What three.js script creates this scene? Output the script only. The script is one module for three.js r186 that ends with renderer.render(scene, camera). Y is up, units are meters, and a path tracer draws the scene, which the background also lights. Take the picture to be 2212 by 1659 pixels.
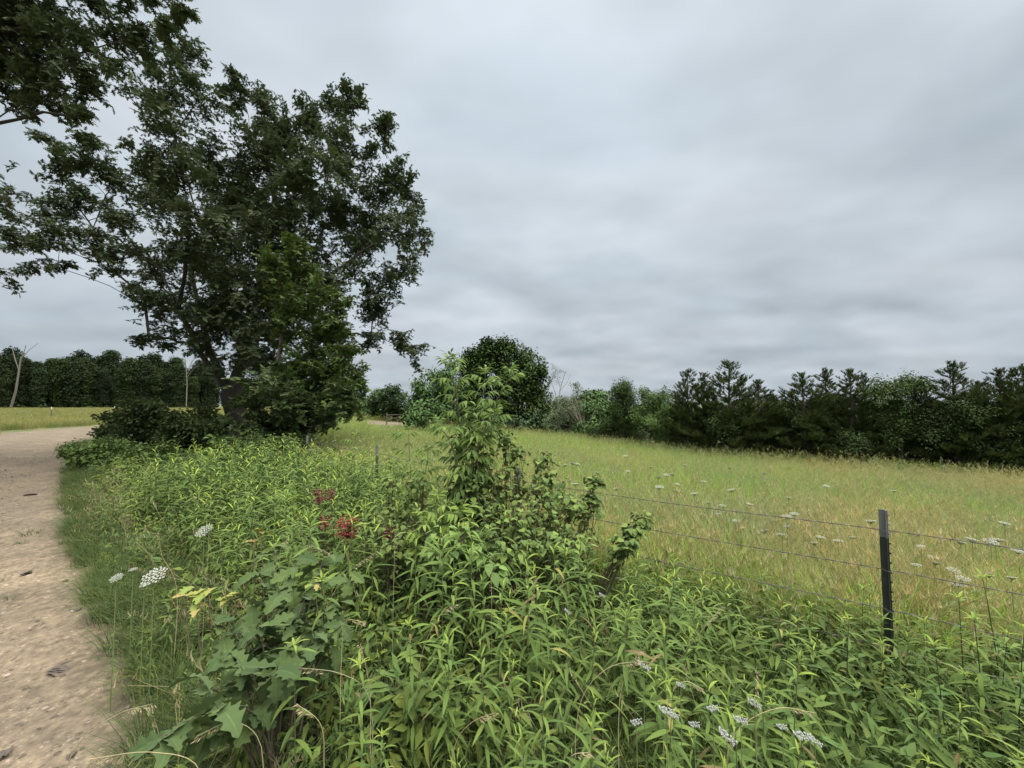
import * as THREE from 'three';
import { createNoise2D } from 'simplex-noise';

// ---------------------------------------------------------------- camera, sky, sun, exposure
const EYE = 1.7, PITCH = THREE.MathUtils.degToRad(2.88), FOCAL = 400;
const scene = new THREE.Scene();
const camera = new THREE.PerspectiveCamera(2 * Math.atan(384 / FOCAL) * 180 / Math.PI, 1024 / 768, 0.05, 3000);
camera.position.set(0, EYE, 0);
camera.rotation.x = PITCH;
const EXPOSURE = 6.0;
const renderer = new THREE.WebGLRenderer({ antialias: true });
renderer.toneMapping = THREE.LinearToneMapping;
renderer.toneMappingExposure = EXPOSURE;
renderer.shadowMap.enabled = true;

function rngOf(seed) {
  let s = seed >>> 0;
  return () => { s = (s + 0x6d2b79f5) | 0; let t = Math.imul(s ^ (s >>> 15), 1 | s); t = (t + Math.imul(t ^ (t >>> 7), 61 | t)) ^ t; return ((t ^ (t >>> 14)) >>> 0) / 4294967296; };
}
const noise = createNoise2D(rngOf(11)), noiseB = createNoise2D(rngOf(12));
const fbm = (x, y, o = 5, f = noise) => { let s = 0, a = 0.5, n = 0; for (let i = 0; i < o; i++) { s += a * f(x, y); n += a; x = x * 2.03 + 7.1; y = y * 2.03 - 3.7; a *= 0.5; } return s / n; };
const clamp = THREE.MathUtils.clamp, lerp = THREE.MathUtils.lerp, sstep = (a, b, x) => { const t = clamp((x - a) / (b - a), 0, 1); return t * t * (3 - 2 * t); };

function overcastSky() {
  const W = 1024, H = 512, data = new Float32Array(W * H * 4);
  for (let row = 0; row < H; row++) {
    const up = ((row + 0.5) / H - 0.5) * Math.PI, y = Math.sin(up);
    for (let col = 0; col < W; col++) {
      const a = ((col + 0.5) / W - 0.5) * 2 * Math.PI, x = Math.cos(a) * Math.cos(up), z = Math.sin(a) * Math.cos(up);
      const yy = Math.max(y, 0), k = 1 / (yy + 0.16), px = x * k, pz = z * k;
      const wx = fbm(px * 0.5 + 4, pz * 0.5 - 2, 3), wz = fbm(px * 0.5 - 9, pz * 0.5 + 6, 3);
      const soft = fbm(px * 0.55 + wx * 0.22 + 2.2, pz * 0.85 + wz * 0.22, 4), big = fbm(px * 0.24 + 3.1, pz * 0.30 + 1.7, 2), fine = fbm(px * 1.5 + wx * 0.4, pz * 2.2 + wz * 0.4, 4, noiseB);
      const lump = fbm(px * 1.1 + 5, pz * 1.35 + 8, 4, noiseB);
      let L = lerp(0.53, 0.77, Math.pow(yy, 0.75)) * (1 + 0.17 * soft + 0.10 * big + 0.07 * fine + 0.15 * lump);
      const c = clamp(0.5 + soft * 0.9, 0, 1);
      let r = L * lerp(0.87, 0.92, c), g = L * 1.0, b = L * lerp(1.115, 1.09, c);
      if (y < 0) { const t = sstep(0, -0.05, y); r = lerp(r, 0.2, t); g = lerp(g, 0.22, t); b = lerp(b, 0.14, t); }
      const o = (row * W + col) * 4;
      data[o] = r / EXPOSURE; data[o + 1] = g / EXPOSURE; data[o + 2] = b / EXPOSURE; data[o + 3] = 1;
    }
  }
  const t = new THREE.DataTexture(data, W, H, THREE.RGBAFormat, THREE.FloatType);
  t.mapping = THREE.EquirectangularReflectionMapping; t.magFilter = THREE.LinearFilter; t.minFilter = THREE.LinearFilter; t.needsUpdate = true;
  return t;
}
const sky = overcastSky();
scene.background = sky; scene.environment = sky;
const sun = new THREE.DirectionalLight(new THREE.Color().setRGB(1, 0.965, 0.89), 1.45);
sun.name = 'sun'; sun.position.set(14, 60, -4); sun.target.position.set(0, 0, -14); sun.castShadow = true; sun.shadow.radius = 140;
Object.assign(sun.shadow.camera, { left: -80, right: 80, top: 80, bottom: -80, near: 1, far: 200 }); sun.shadow.mapSize.set(4096, 4096);
scene.add(sun, sun.target);

// ---------------------------------------------------------------- helpers
const V = (x, y, z) => new THREE.Vector3(x, y, z);
// a point of the place from its bearing in the photograph (2212 x 1659 reading) and its depth in metres
function P(px, py, depth) {
  const k = 0.46293 / FOCAL, dx = (px - 1106) * k, dy = -(py - 829.5) * k, c = Math.cos(PITCH), s = Math.sin(PITCH), t = depth / (c - dy * s);
  return V(dx * t, EYE + (dy * c + s) * t, -depth);
}
const softplus = (x) => (x > 20 ? x : Math.log(1 + Math.exp(x)));
function ground(x, z) {
  const d = 0.9 * x - 0.44 * z - 1.9, near = clamp(1 - Math.hypot(x, z) / 160, 0, 1);
  const drop = 0.108 * softplus(d * 1.2) / 1.2, h = -2.6 * (1 - Math.exp(-drop / 2.6 - 0.12 * (drop / 2.6) ** 2));
  return h * lerp(0.8, 1, near) + 0.035 * noise(x * 0.13, z * 0.13) * sstep(2, 6, Math.hypot(x, z));
}
const NX = 0.67, NZ = -0.742, UX = -0.742, UZ = -0.67;                 // across and along the roadside
const nOf = (x, z) => NX * x + NZ * z, sOf = (x, z) => UX * x + UZ * z;
const ns = (n, s) => [NX * n + UX * s, NZ * n + UZ * s];

const taken = new Map();
function numbered(name) { const n = taken.get(name) ?? 0; taken.set(name, n + 1); return n ? name + '_' + String(n).padStart(3, '0') : name; }
function tag(o, label, category, group, kind) { if (label) o.userData.label = label; if (category) o.userData.category = category; if (group) o.userData.group = group; if (kind) o.userData.kind = kind; return o; }
function thing(name, label, category, p, group) { const g = new THREE.Group(); g.name = numbered(name); if (p) g.position.copy(p); scene.add(g); return tag(g, label, category, group); }
function part(name, geo, mat, parent) { const m = new THREE.Mesh(geo, mat); m.name = parent === scene ? numbered(name) : name; parent.add(m); return m; }
function copyOf(o, label, group) { const c = o.clone(); c.name = numbered(o.name.replace(/_\d{3}$/, '')); scene.add(c); c.userData = { ...o.userData }; return tag(c, label, null, group); }
function inst(name, geo, mat, mats, cols, parent = scene) {
  const m = new THREE.InstancedMesh(geo, mat, mats.length); m.name = parent === scene ? numbered(name) : name;
  mats.forEach((x, i) => m.setMatrixAt(i, x));
  if (cols) cols.forEach((c, i) => m.setColorAt(i, c));
  m.userData.kind = 'stuff'; parent.add(m); return m;
}
const Q = new THREE.Quaternion(), E = new THREE.Euler();
const mat4 = (p, ex, ey, ez, s, order = 'YXZ') => new THREE.Matrix4().compose(p, Q.setFromEuler(E.set(ex, ey, ez, order)), V(s, s, s));
const col = (r, g, b) => new THREE.Color().setRGB(r, g, b);
const shade = (c, rng, v = 0.18, h = 0.08) => { const k = 1 + (rng() - 0.5) * 2 * v, t = (rng() - 0.5) * 2 * h; return col(c.r * k * (1 + t), c.g * k, c.b * k * (1 - t)); };

class Acc {                                                            // collects transformed pieces into one geometry with vertex colours
  constructor() { this.p = []; this.c = []; this.i = []; this.n = 0; }
  add(geo, m, color) {
    const a = geo.attributes.position.array, e = m.elements, n0 = this.n, own = geo.attributes.color?.array;
    for (let k = 0; k < a.length; k += 3) {
      const x = a[k], y = a[k + 1], z = a[k + 2];
      this.p.push(e[0] * x + e[4] * y + e[8] * z + e[12], e[1] * x + e[5] * y + e[9] * z + e[13], e[2] * x + e[6] * y + e[10] * z + e[14]);
      if (own) this.c.push(own[k] * color.r, own[k + 1] * color.g, own[k + 2] * color.b); else this.c.push(color.r, color.g, color.b);
    }
    const ix = geo.index.array; for (let k = 0; k < ix.length; k++) this.i.push(ix[k] + n0);
    this.n += a.length / 3;
  }
  tube(pts, radii, sides, color) {                                     // a tapered tube along pts
    const n0 = this.n, T = V(), A = V(), B = V(), N = V(0.31, 0.2, 0.93).normalize();
    for (let k = 0; k < pts.length; k++) {
      T.subVectors(pts[Math.min(k + 1, pts.length - 1)], pts[Math.max(k - 1, 0)]).normalize();
      A.crossVectors(T, N); if (A.lengthSq() < 0.01) A.crossVectors(T, V(1, 0, 0)); A.normalize(); B.crossVectors(T, A); N.copy(B).cross(T).normalize(); N.crossVectors(A, T);
      for (let j = 0; j < sides; j++) {
        const a = j / sides * Math.PI * 2, R = radii[k], rough = R > 0.04 ? 1 + 0.16 * noise(Math.cos(a) * 2.2 + k * 0.35, Math.sin(a) * 2.2 + pts[k].y * 0.7) : 1, ca = Math.cos(a) * R * rough, sa = Math.sin(a) * R * rough;
        this.p.push(pts[k].x + A.x * ca + B.x * sa, pts[k].y + A.y * ca + B.y * sa, pts[k].z + A.z * ca + B.z * sa);
        const tn = R > 0.02 ? 1 + 0.35 * noiseB(a * 1.6 + pts[0].x, k * 0.9 + pts[k].y * 1.3) : 1; this.c.push(color.r * tn, color.g * tn, color.b * tn);
      }
      if (k) for (let j = 0; j < sides; j++) { const a = n0 + (k - 1) * sides + j, b = n0 + (k - 1) * sides + (j + 1) % sides; this.i.push(a, a + sides, b, b, a + sides, b + sides); }
    }
    this.n += pts.length * sides;
    return this;
  }
  geo() {
    const g = new THREE.BufferGeometry();
    g.setAttribute('position', new THREE.BufferAttribute(new Float32Array(this.p), 3));
    g.setAttribute('color', new THREE.BufferAttribute(new Float32Array(this.c), 3));
    g.setIndex(new THREE.BufferAttribute(new Uint32Array(this.i), 1)); g.computeVertexNormals(); return g;
  }
}
// a leaf blade lying along +z, its upper face to +y: widths(t) is the half width, droop bends the tip down, fold lifts the margins
function blade(len, widths, segs, droop, fold, twist = 0) {
  const p = [], ix = []; let y = 0, z = 0;
  for (let k = 0; k <= segs; k++) {
    const t = k / segs, a = -droop * t * 1.0; if (k) { z += Math.cos(a) * len / segs; y += Math.sin(a) * len / segs; }
    const w = widths(t), tw = twist * t, cx = Math.cos(tw) * w, sx = Math.sin(tw) * w;
    p.push(-cx, y + fold * w - sx, z, 0, y, z, cx, y + fold * w + sx, z);
    if (k) { const b = (k - 1) * 3; for (const o of [0, 1]) ix.push(b + o, b + o + 3, b + o + 1, b + o + 1, b + o + 3, b + o + 4); }
  }
  const g = new THREE.BufferGeometry(); g.setAttribute('position', new THREE.BufferAttribute(new Float32Array(p), 3)); g.setIndex(ix); g.computeVertexNormals(); return g;
}
const lanceW = (w) => (t) => w * Math.max(0.04, Math.pow(Math.sin(Math.PI * Math.pow(Math.min(t, 0.999), 0.72)), 0.9)) * (t > 0.99 ? 0.05 : 1);
const ovateW = (w) => (t) => w * Math.max(0.03, Math.sin(Math.PI * Math.pow(Math.min(t, 0.999), 0.62))) * (t > 0.99 ? 0.05 : 1);
function strip(pts, w0, w1, nrm) {                                     // a thin grass blade through pts
  const p = [], ix = [], T = V(), S = V();
  for (let k = 0; k < pts.length; k++) {
    T.subVectors(pts[Math.min(k + 1, pts.length - 1)], pts[Math.max(k - 1, 0)]); S.crossVectors(T, nrm).normalize();
    const w = lerp(w0, w1, k / (pts.length - 1)) / 2;
    p.push(pts[k].x - S.x * w, pts[k].y - S.y * w, pts[k].z - S.z * w, pts[k].x + S.x * w, pts[k].y + S.y * w, pts[k].z + S.z * w);
    if (k) { const b = (k - 1) * 2; ix.push(b, b + 1, b + 2, b + 1, b + 3, b + 2); }
  }
  const g = new THREE.BufferGeometry(); g.setAttribute('position', new THREE.BufferAttribute(new Float32Array(p), 3)); g.setIndex(ix); return g;
}
const I4 = new THREE.Matrix4(), WHITE = col(1, 1, 1);
const leafy = (o = {}) => new THREE.MeshPhysicalMaterial({ color: o.color ?? WHITE, vertexColors: o.vertex ?? true, roughness: 0.92, transmission: o.through ?? 0.2, side: THREE.DoubleSide, specularIntensity: 0.3 });
const matte = (o = {}) => new THREE.MeshStandardMaterial({ color: o.color ?? WHITE, vertexColors: o.vertex ?? true, roughness: o.rough ?? 0.9, side: THREE.DoubleSide });
const M = {
  leaf: leafy(), crown: leafy({ through: 0.26 }), far: new THREE.MeshPhysicalMaterial({ vertexColors: true, roughness: 0.95, specularIntensity: 0.15, side: THREE.DoubleSide }), grass: leafy({ through: 0.36 }), stem: matte(), flower: leafy({ through: 0.35, coat: 0 }),
};

// a repeating texture from a function of (u, v) in [0,1)^2 that returns rgb in 0..255
function texture(size, f, srgb = true) {
  const d = new Uint8Array(size * size * 4);
  for (let y = 0; y < size; y++) for (let x = 0; x < size; x++) { const c = f(x / size, y / size), o = (y * size + x) * 4; d[o] = c[0]; d[o + 1] = c[1]; d[o + 2] = c[2]; d[o + 3] = 255; }
  const t = new THREE.DataTexture(d, size, size); t.wrapS = t.wrapT = THREE.RepeatWrapping; t.magFilter = THREE.LinearFilter; t.minFilter = THREE.LinearMipmapLinearFilter; t.generateMipmaps = true;
  if (srgb) t.colorSpace = THREE.SRGBColorSpace; t.needsUpdate = true; return t;
}
// noise that wraps round
const wrapN = (u, v, f, seedShift = 0) => { const a = u * Math.PI * 2, b = v * Math.PI * 2, R = f / (Math.PI * 2); return (noise(Math.cos(a) * R + seedShift, Math.sin(a) * R + Math.cos(b) * R * 1.7) + noiseB(Math.sin(b) * R + seedShift, Math.cos(b) * R + Math.cos(a) * R * 1.3)) * 0.5; };
function tileFbm(size, f0, oct, seed) {                                // value noise on a lattice that repeats
  const out = new Float32Array(size * size); let amp = 0.5, total = 0;
  for (let o = 0, f = f0; o < oct && f <= size / 2; o++, f *= 2, amp *= 0.55) {
    const r = rngOf(seed + o * 77), L = new Float32Array(f * f).map(() => r() * 2 - 1);
    for (let y = 0; y < size; y++) for (let x = 0; x < size; x++) {
      const gx = x / size * f, gy = y / size * f, ix = Math.floor(gx), iy = Math.floor(gy), sx = sstep(0, 1, gx - ix), sy = sstep(0, 1, gy - iy), jx = (ix + 1) % f, jy = (iy + 1) % f;
      out[y * size + x] += amp * lerp(lerp(L[iy * f + ix], L[iy * f + jx], sx), lerp(L[jy * f + ix], L[jy * f + jx], sx), sy);
    }
    total += amp;
  }
  return out.map((x) => x / total);
}

// ---------------------------------------------------------------- ground and road
{
  const rings = [], A = 160;
  for (let r = 0.4; r < 1600; r *= r < 60 ? 1.06 : 1.16) rings.push(r);
  const p = [0, ground(0, 0), 0], uv = [0, 0], ix = [];
  rings.forEach((r, k) => { for (let a = 0; a < A; a++) { const x = Math.cos(a / A * Math.PI * 2) * r, z = Math.sin(a / A * Math.PI * 2) * r; p.push(x, ground(x, z), z); uv.push(x / 6, z / 6); const c = 1 + k * A + a, d = 1 + k * A + (a + 1) % A; if (!k) ix.push(0, d, c); else ix.push(c - A, d, c, c - A, d - A, d); } });
  const g = new THREE.BufferGeometry(); g.setAttribute('position', new THREE.Float32BufferAttribute(p, 3)); g.setAttribute('uv', new THREE.Float32BufferAttribute(uv, 2)); g.setIndex(ix); g.computeVertexNormals();
  const S = 512, n1 = tileFbm(S, 6, 6, 5), n2 = tileFbm(S, 24, 4, 9);
  const map = texture(S, (u, v) => { const k = Math.floor(v * S) * S + Math.floor(u * S), t = clamp(0.5 + n1[k] * 1.1, 0, 1), d = 1 + n2[k] * 0.35; return [lerp(74, 96, t) * d, lerp(82, 92, t) * d, lerp(44, 54, t) * d]; });
  tag(part('ground', g, new THREE.MeshStandardMaterial({ map, roughness: 1 }), scene), 'grassy ground of the verge and fields', 'ground', null, 'structure');
}
const inner = [[-9, 0.3], [-3, 0.15], [0, 0.12], [3, 0.12], [8, 0.0], [14, -0.1], [20, 0.0], [27, 0.5], [33, 2.6], [37, 7], [38.5, 13], [37.5, 17], [36, 21], [34, 25]];
const outer = [[-9, -7.5], [-3, -7], [0, -6.8], [3, -6.5], [8, -6.2], [14, -5.9], [20, -5.6], [29, -4.6], [38.5, -2.0], [45, 2.5], [48, 11], [47.5, 16], [46.5, 22], [44, 29]];
const curveOf = (list) => new THREE.CatmullRomCurve3(list.map(([s, n]) => { const [x, z] = ns(n, s); return V(x, 0, z); }), false, 'centripetal');
const innerC = curveOf(inner), outerC = curveOf(outer);
const innerN = (s) => lerp(0.26, 0.1, sstep(3, 9, s)) + 0.10 * noise(s * 0.55, 3.3) + 0.09 * noise(s * 1.7, 8) + (s > 24 ? 5 * sstep(24, 40, s) : 0);   // road edge across the verge, measured from the camera's line
{
  const L = 420, K = 44, p = [], uv = [], ix = [], c = [];
  for (let a = 0; a <= L; a++) {
    const t = Math.pow(a / L, 1.25), e0 = innerC.getPoint(t), e1 = outerC.getPoint(t), s = sOf(e0.x, e0.z);
    for (let b = 0; b <= K; b++) {
      const u = b / K, x = lerp(e0.x, e1.x, u), z = lerp(e0.z, e1.z, u), nn = Math.hypot(x - e0.x, z - e0.z);
      const wob = (0.32 + 0.12 * noise(s * 0.55, 3.3)) * (1 - u), edge = b === 0 ? -0.03 : b === K ? -0.03 : 0;
      const gs = (c, w) => Math.exp(-(((nn - c) / w) ** 2)), rut = -0.022 * gs(1.1, 0.42) - 0.018 * gs(2.9, 0.4) + 0.012 * gs(0.25, 0.25);
      const X = x + NX * wob, Z = z + NZ * wob, y = ground(X, Z) + 0.035 + rut + edge + 0.008 * noise(X * 2.1, Z * 2.1) + 0.004 * noise(X * 7, Z * 7);
      p.push(X, y, Z); uv.push(X / 2.2, Z / 2.2);
      const dirt = clamp(0.5 + 0.9 * fbm(X * 0.45, Z * 0.45, 4) + 0.25 * gs(1.0, 0.5), 0, 1);
      c.push(lerp(0.91, 1.05, dirt), lerp(0.92, 1.04, dirt), lerp(0.94, 1.0, dirt));
      if (a && b) { const q = a * (K + 1) + b, r = q - K - 1; ix.push(q, r, q - 1, r, r - 1, q - 1); }
    }
  }
  const g = new THREE.BufferGeometry(); g.setAttribute('position', new THREE.Float32BufferAttribute(p, 3)); g.setAttribute('uv', new THREE.Float32BufferAttribute(uv, 2)); g.setAttribute('color', new THREE.Float32BufferAttribute(c, 3)); g.setIndex(ix); g.computeVertexNormals();
  const S = 1024, n1 = tileFbm(S, 5, 8, 21), n2 = tileFbm(S, 64, 4, 33), h = new Float32Array(S * S), tint = new Float32Array(S * S), r = rngOf(77);
  for (let k = 0; k < 9000; k++) {                                     // fine gravel printed as colour and relief
    const cx = r() * S, cy = r() * S, big = r() < 0.12, ra = (big ? 3 + r() * 5 : 1.2 + r() * 2.4), rb = ra * (0.55 + r() * 0.45), an = r() * 3.14, ti = (r() - 0.42) * (big ? 0.75 : 0.6), R = Math.ceil(ra);
    if (n1[(Math.floor(cy) % S) * S + Math.floor(cx) % S] < -0.12 && r() < 0.7) continue;
    for (let y = -R; y <= R; y++) for (let x = -R; x <= R; x++) { const a = (x * Math.cos(an) + y * Math.sin(an)) / ra, b = (-x * Math.sin(an) + y * Math.cos(an)) / rb, d = a * a + b * b; if (d < 1) { const q = ((Math.floor(cy) + y + S) % S) * S + (Math.floor(cx) + x + S) % S; h[q] = Math.max(h[q], Math.sqrt(1 - d) * ra / 8); tint[q] = ti; } }
  }
  const map = texture(S, (u, v) => { const q = Math.floor(v * S) * S + Math.floor(u * S), d = 1.03 + n1[q] * 0.22 + n2[q] * 0.32 + tint[q]; return [clamp(104 * d, 8, 250), clamp(92 * d, 8, 245), clamp(76 * d * (1 + Math.max(0, tint[q]) * 0.25), 20, 240)]; });
  const bump = texture(S, (u, v) => { const q = Math.floor(v * S) * S + Math.floor(u * S), x = clamp(110 + n1[q] * 40 + n2[q] * 30 + h[q] * 110, 0, 255); return [x, x, x]; }, false);
  tag(part('dirt_road', g, new THREE.MeshStandardMaterial({ map, bumpMap: bump, bumpScale: 0.02, vertexColors: true, roughness: 0.95 }), scene), 'tan gravel and dirt road curving off behind the oak', 'road', null, 'structure');
}
const roadY = (x, z) => ground(x, z) + 0.03;
{ // loose stones on the near road
  const r = rngOf(5), A = [], B = [], C = [], D = [];
  const stone = new THREE.IcosahedronGeometry(1, 1), a = stone.attributes.position; const seen = new Map();
  for (let k = 0; k < a.count; k++) { const key = a.getX(k).toFixed(3) + a.getY(k).toFixed(3) + a.getZ(k).toFixed(3); if (!seen.has(key)) seen.set(key, 0.75 + r() * 0.4); const s = seen.get(key); a.setXYZ(k, a.getX(k) * s, a.getY(k) * s * 0.55, a.getZ(k) * s * 0.8); }
  stone.computeVertexNormals();
  for (let k = 0; k < 30000; k++) {
    const s = -1.6 + Math.pow(r(), 1.7) * 22, n = 0.14 - Math.pow(r(), 0.9) * 5.2, [x, z] = ns(n, s); if (-z < 0.8 || fbm(x * 0.45, z * 0.45, 4) > 0.25 && r() < 0.75) continue;
    const big = r() < 0.05, sz = big ? 0.010 + r() * 0.012 : 0.0035 + r() * r() * 0.0085; const t = 0.8 + r() * 0.5, w = r();
    A.push(mat4(V(x, roadY(x, z) - sz * 0.12, z), r() * 0.5, r() * 6.28, r() * 0.5, sz)); C.push(w < 0.72 ? col(0.135 * t, 0.11 * t, 0.082 * t) : w < 0.9 ? col(0.22 * t, 0.195 * t, 0.165 * t) : col(0.06 * t, 0.05 * t, 0.04 * t));
  }
  tag(inst('gravel', stone, matte({ vertex: false, rough: 0.8 }), A, C), 'loose small stones strewn over the dirt road', 'gravel');
}
console.log('ground done');

// ---------------------------------------------------------------- leaf sprays
const oakLeafW = (len, wide) => { const w = [0.02, 0.05, 0.34, 0.08, 0.46, 0.10, 0.34, 0.07, 0.16, 0.0]; return (t) => wide * Math.max(0.015, w[Math.round(t * (w.length - 1))]) * 1; };
const redOakLeaf = (len, droop) => blade(len, oakLeafW(len, len * 0.82), 9, droop, 0.12);
function sprayOak(seed, n, size, tone, spread = 0.2) {
  const r = rngOf(seed), acc = new Acc(), leaf = [redOakLeaf(1, 0.5), redOakLeaf(1, 0.9), redOakLeaf(1, 0.2)];
  acc.tube([V(0, 0, -spread), V(0, 0.02, 0), V(0.01, 0, spread * 0.8)], [0.006, 0.004, 0.002], 3, col(0.1, 0.085, 0.06));
  for (let k = 0; k < n; k++) {
    const f = k / n, a = k * 2.4 + r(), p = V(0, 0, lerp(-spread * 0.6, spread * 0.85, f));
    acc.add(leaf[k % 3], mat4(p, -0.1 + r() * 0.9 - 0.35, a * 0.5 * 2 - Math.PI * 0 + (r() - 0.5) * 0.6, (r() - 0.5) * 0.9, size * (0.7 + r() * 0.5)), shade(tone, r, 0.22, 0.1));
  }
  return acc.geo();
}
function sprayLeaf(seed, n, size, tone, rad, wid = 0.32, segs = 2) {
  const r = rngOf(seed), acc = new Acc(), leaf = blade(1, ovateW(wid), segs, 0.5, 0.25);
  for (let k = 0; k < n; k++) {
    const d = V(r() - 0.5, r() - 0.5, r() - 0.5).normalize().multiplyScalar(rad * Math.cbrt(r()));
    acc.add(leaf, mat4(d, r() * 1.2 - 0.4, Math.atan2(d.x, d.z) + (r() - 0.5) * 2, (r() - 0.5) * 1.2, size * (0.65 + r() * 0.7)), shade(tone, r, 0.22, 0.1));
  }
  return acc.geo();
}
function sprayCedar(seed, n, len, tone) {
  const r = rngOf(seed), acc = new Acc(), sl = blade(1, (t) => 0.055 * (1 - t * 0.75), 2, 0.15, 0.6);
  for (let k = 0; k < n; k++) {
    const f = r(), side = r() < 0.5 ? -1 : 1, p = V((r() - 0.5) * 0.06, 0.04 * f, len * f * 0.75);
    acc.add(sl, mat4(p, -0.25 - r() * 0.8, side * (0.25 + r() * 0.75) * (1 - f * 0.5), r() * 6.28, len * (0.28 + 0.35 * r()) * (1 - f * 0.35)), shade(tone, r, 0.25, 0.12));
  }
  return acc.geo();
}

// ---------------------------------------------------------------- trees
const barkTone = col(0.075, 0.062, 0.05);
const barkTex = (() => { const S = 256, a = tileFbm(S, 16, 4, 3), b = tileFbm(S, 4, 5, 4); return texture(S, (u, v) => { const q = Math.floor(v * S / 4) * S + Math.floor(u * S), x = clamp(128 + a[q] * 130 + b[q] * 40, 0, 255); return [x, x, x]; }, false); })();
const barkMat = new THREE.MeshStandardMaterial({ vertexColors: true, roughness: 0.95 });
/* clumps: [{c: Vector3, r: metres}]; fork: trunk polyline of Vector3; sprays are put on branchlets that reach into every clump */
function tree(o) {
  const r = rngOf(o.seed), root = thing(o.name, o.label, o.category ?? 'tree', o.trunk[0], o.group), O = o.trunk[0].clone();
  const nodes = [], add = (p, parent, limb) => { nodes.push({ p, parent, w: 0, kids: [], len: parent < 0 ? 0 : nodes[parent].len + p.distanceTo(nodes[parent].p), limb }); if (parent >= 0) nodes[parent].kids.push(nodes.length - 1); return nodes.length - 1; };
  let last = -1;
  o.trunk.forEach((p, k) => { if (!k) { last = add(p.clone(), -1, 0); return; } const a = o.trunk[k - 1], n = Math.max(1, Math.round(a.distanceTo(p) / (o.step ?? 0.6))); for (let j = 1; j <= n; j++) { const q = a.clone().lerp(p, j / n); if (j < n) q.add(V((r() - 0.5), 0, (r() - 0.5)).multiplyScalar(0.08 * (o.step ?? 0.6))); last = add(q, last, 0); } });
  const first = o.firstFork ?? 0.55, trunkLen = nodes[last].len;
  for (const f of o.limbs ?? []) {                                    // limbs that the photograph shows: polylines that start on the trunk
    let at = 0, best = 1e9; nodes.forEach((n, k) => { const d = n.p.distanceTo(f[0]); if (d < best) { best = d; at = k; } });
    for (let k = 1; k < f.length; k++) { const a = nodes[at].p, n = Math.max(1, Math.round(a.distanceTo(f[k]) / 0.6)), a0 = a.clone(); for (let j = 1; j <= n; j++) at = add(a0.clone().lerp(f[k], j / n).add(V(r() - 0.5, r() - 0.5, r() - 0.5).multiplyScalar(0.08)), at, 1); }
  }
  const matsA = [], cols = [], tipJobs = [];
  const list = o.clumps.slice().sort((a, b) => a.c.distanceTo(O) - b.c.distanceTo(O));
  for (const cl of list) {
    let at = 0, best = 1e9;
    nodes.forEach((n, k) => { if (n.limb === 0 && n.len < trunkLen * first) return; if (n.limb === 3) return; const d = n.p.distanceTo(cl.c), up = Math.max(0, n.p.y - cl.c.y + (o.rise ?? 0.2) * d), s = d + up * 1.3 + n.len * 0.22; if (s < best) { best = s; at = k; } });
    const a = nodes[at].p.clone(), d = a.distanceTo(cl.c), n = Math.max(2, Math.round(d / (o.step ?? 0.55)));
    const bend = V((r() - 0.5) * 0.25, 0.10 + r() * 0.1, (r() - 0.5) * 0.25).multiplyScalar(d);
    for (let j = 1; j <= n; j++) { const t = j / n, q = a.clone().lerp(cl.c, t).addScaledVector(bend, Math.sin(Math.PI * t) * 0.5).add(V(r() - 0.5, r() - 0.5, r() - 0.5).multiplyScalar(0.1 * (o.step ?? 0.55))); at = add(q, at, 2); }
    const chain = [at]; for (let k = 0, q = nodes[at].parent; k < 3 && q >= 0 && nodes[q].limb === 2; k++, q = nodes[q].parent) chain.push(q);
    const m = Math.max(3, Math.round((o.twigs ?? 10) * Math.min(2.2, (cl.r / (o.clumpR ?? 0.9)) ** 2)));
    for (let k = 0; k < m; k++) {
      const dir = V(r() - 0.5, (r() - 0.5) * (o.flat ?? 0.85), r() - 0.5).normalize(), tip = cl.c.clone().addScaledVector(dir, cl.r * (0.45 + 0.6 * Math.sqrt(r())));
      let from = chain[0], bd = 1e9; for (const q of chain) { const d2 = nodes[q].p.distanceTo(tip); if (d2 < bd) { bd = d2; from = q; } }
      const a0 = nodes[from].p.clone(), midp = a0.clone().lerp(tip, 0.5).add(V((r() - 0.5) * 0.3, 0.1 + r() * 0.15, (r() - 0.5) * 0.3).multiplyScalar(cl.r));
      const b1 = add(midp, from, 3), b2 = add(tip, b1, 3); nodes[b2].w = 1;
      tipJobs.push([a0, midp, tip, cl]);
    }
  }
  for (const [a0, midp, tip, cl] of tipJobs) {
    const n = o.perTwig ?? 4;
    for (let k = 0; k < n; k++) {
      const t = 0.35 + 0.68 * ((k + r()) / n), q = t < 0.5 ? a0.clone().lerp(midp, t * 2) : midp.clone().lerp(tip, (t - 0.5) * 2);
      q.add(V(r() - 0.5, r() - 0.5, r() - 0.5).multiplyScalar((o.jitter ?? 0.28) * cl.r));
      const dir = tip.clone().sub(a0).normalize(), yaw = Math.atan2(dir.x, dir.z) + (r() - 0.5) * 2.2, s = (o.spray ?? 1) * (0.75 + r() * 0.5);
      matsA.push(mat4(q.sub(O), -Math.asin(clamp(dir.y, -1, 1)) * 0.6 + (r() - 0.4) * 0.9, yaw, (r() - 0.5) * 1.2, s));
      cols.push(shade(cl.tone ?? o.tone ?? WHITE, r, 0.16, 0.07));
    }
  }
  for (let k = nodes.length - 1; k > 0; k--) { if (!nodes[k].kids.length && !nodes[k].w) nodes[k].w = 0.7; nodes[nodes[k].parent].w += nodes[k].w; }
  const W = nodes[0].w, tipR = o.tipR ?? 0.006, ex = Math.log((o.trunkR) / tipR) / Math.log(Math.max(W, 2)), rad = (k) => tipR * Math.pow(Math.max(nodes[k].w, 0.7), ex);
  const tone = o.bark ?? barkTone, trunkAcc = new Acc(), limbsOut = [], twig = new Acc();
  const startOf = [[0, null]];
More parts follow.
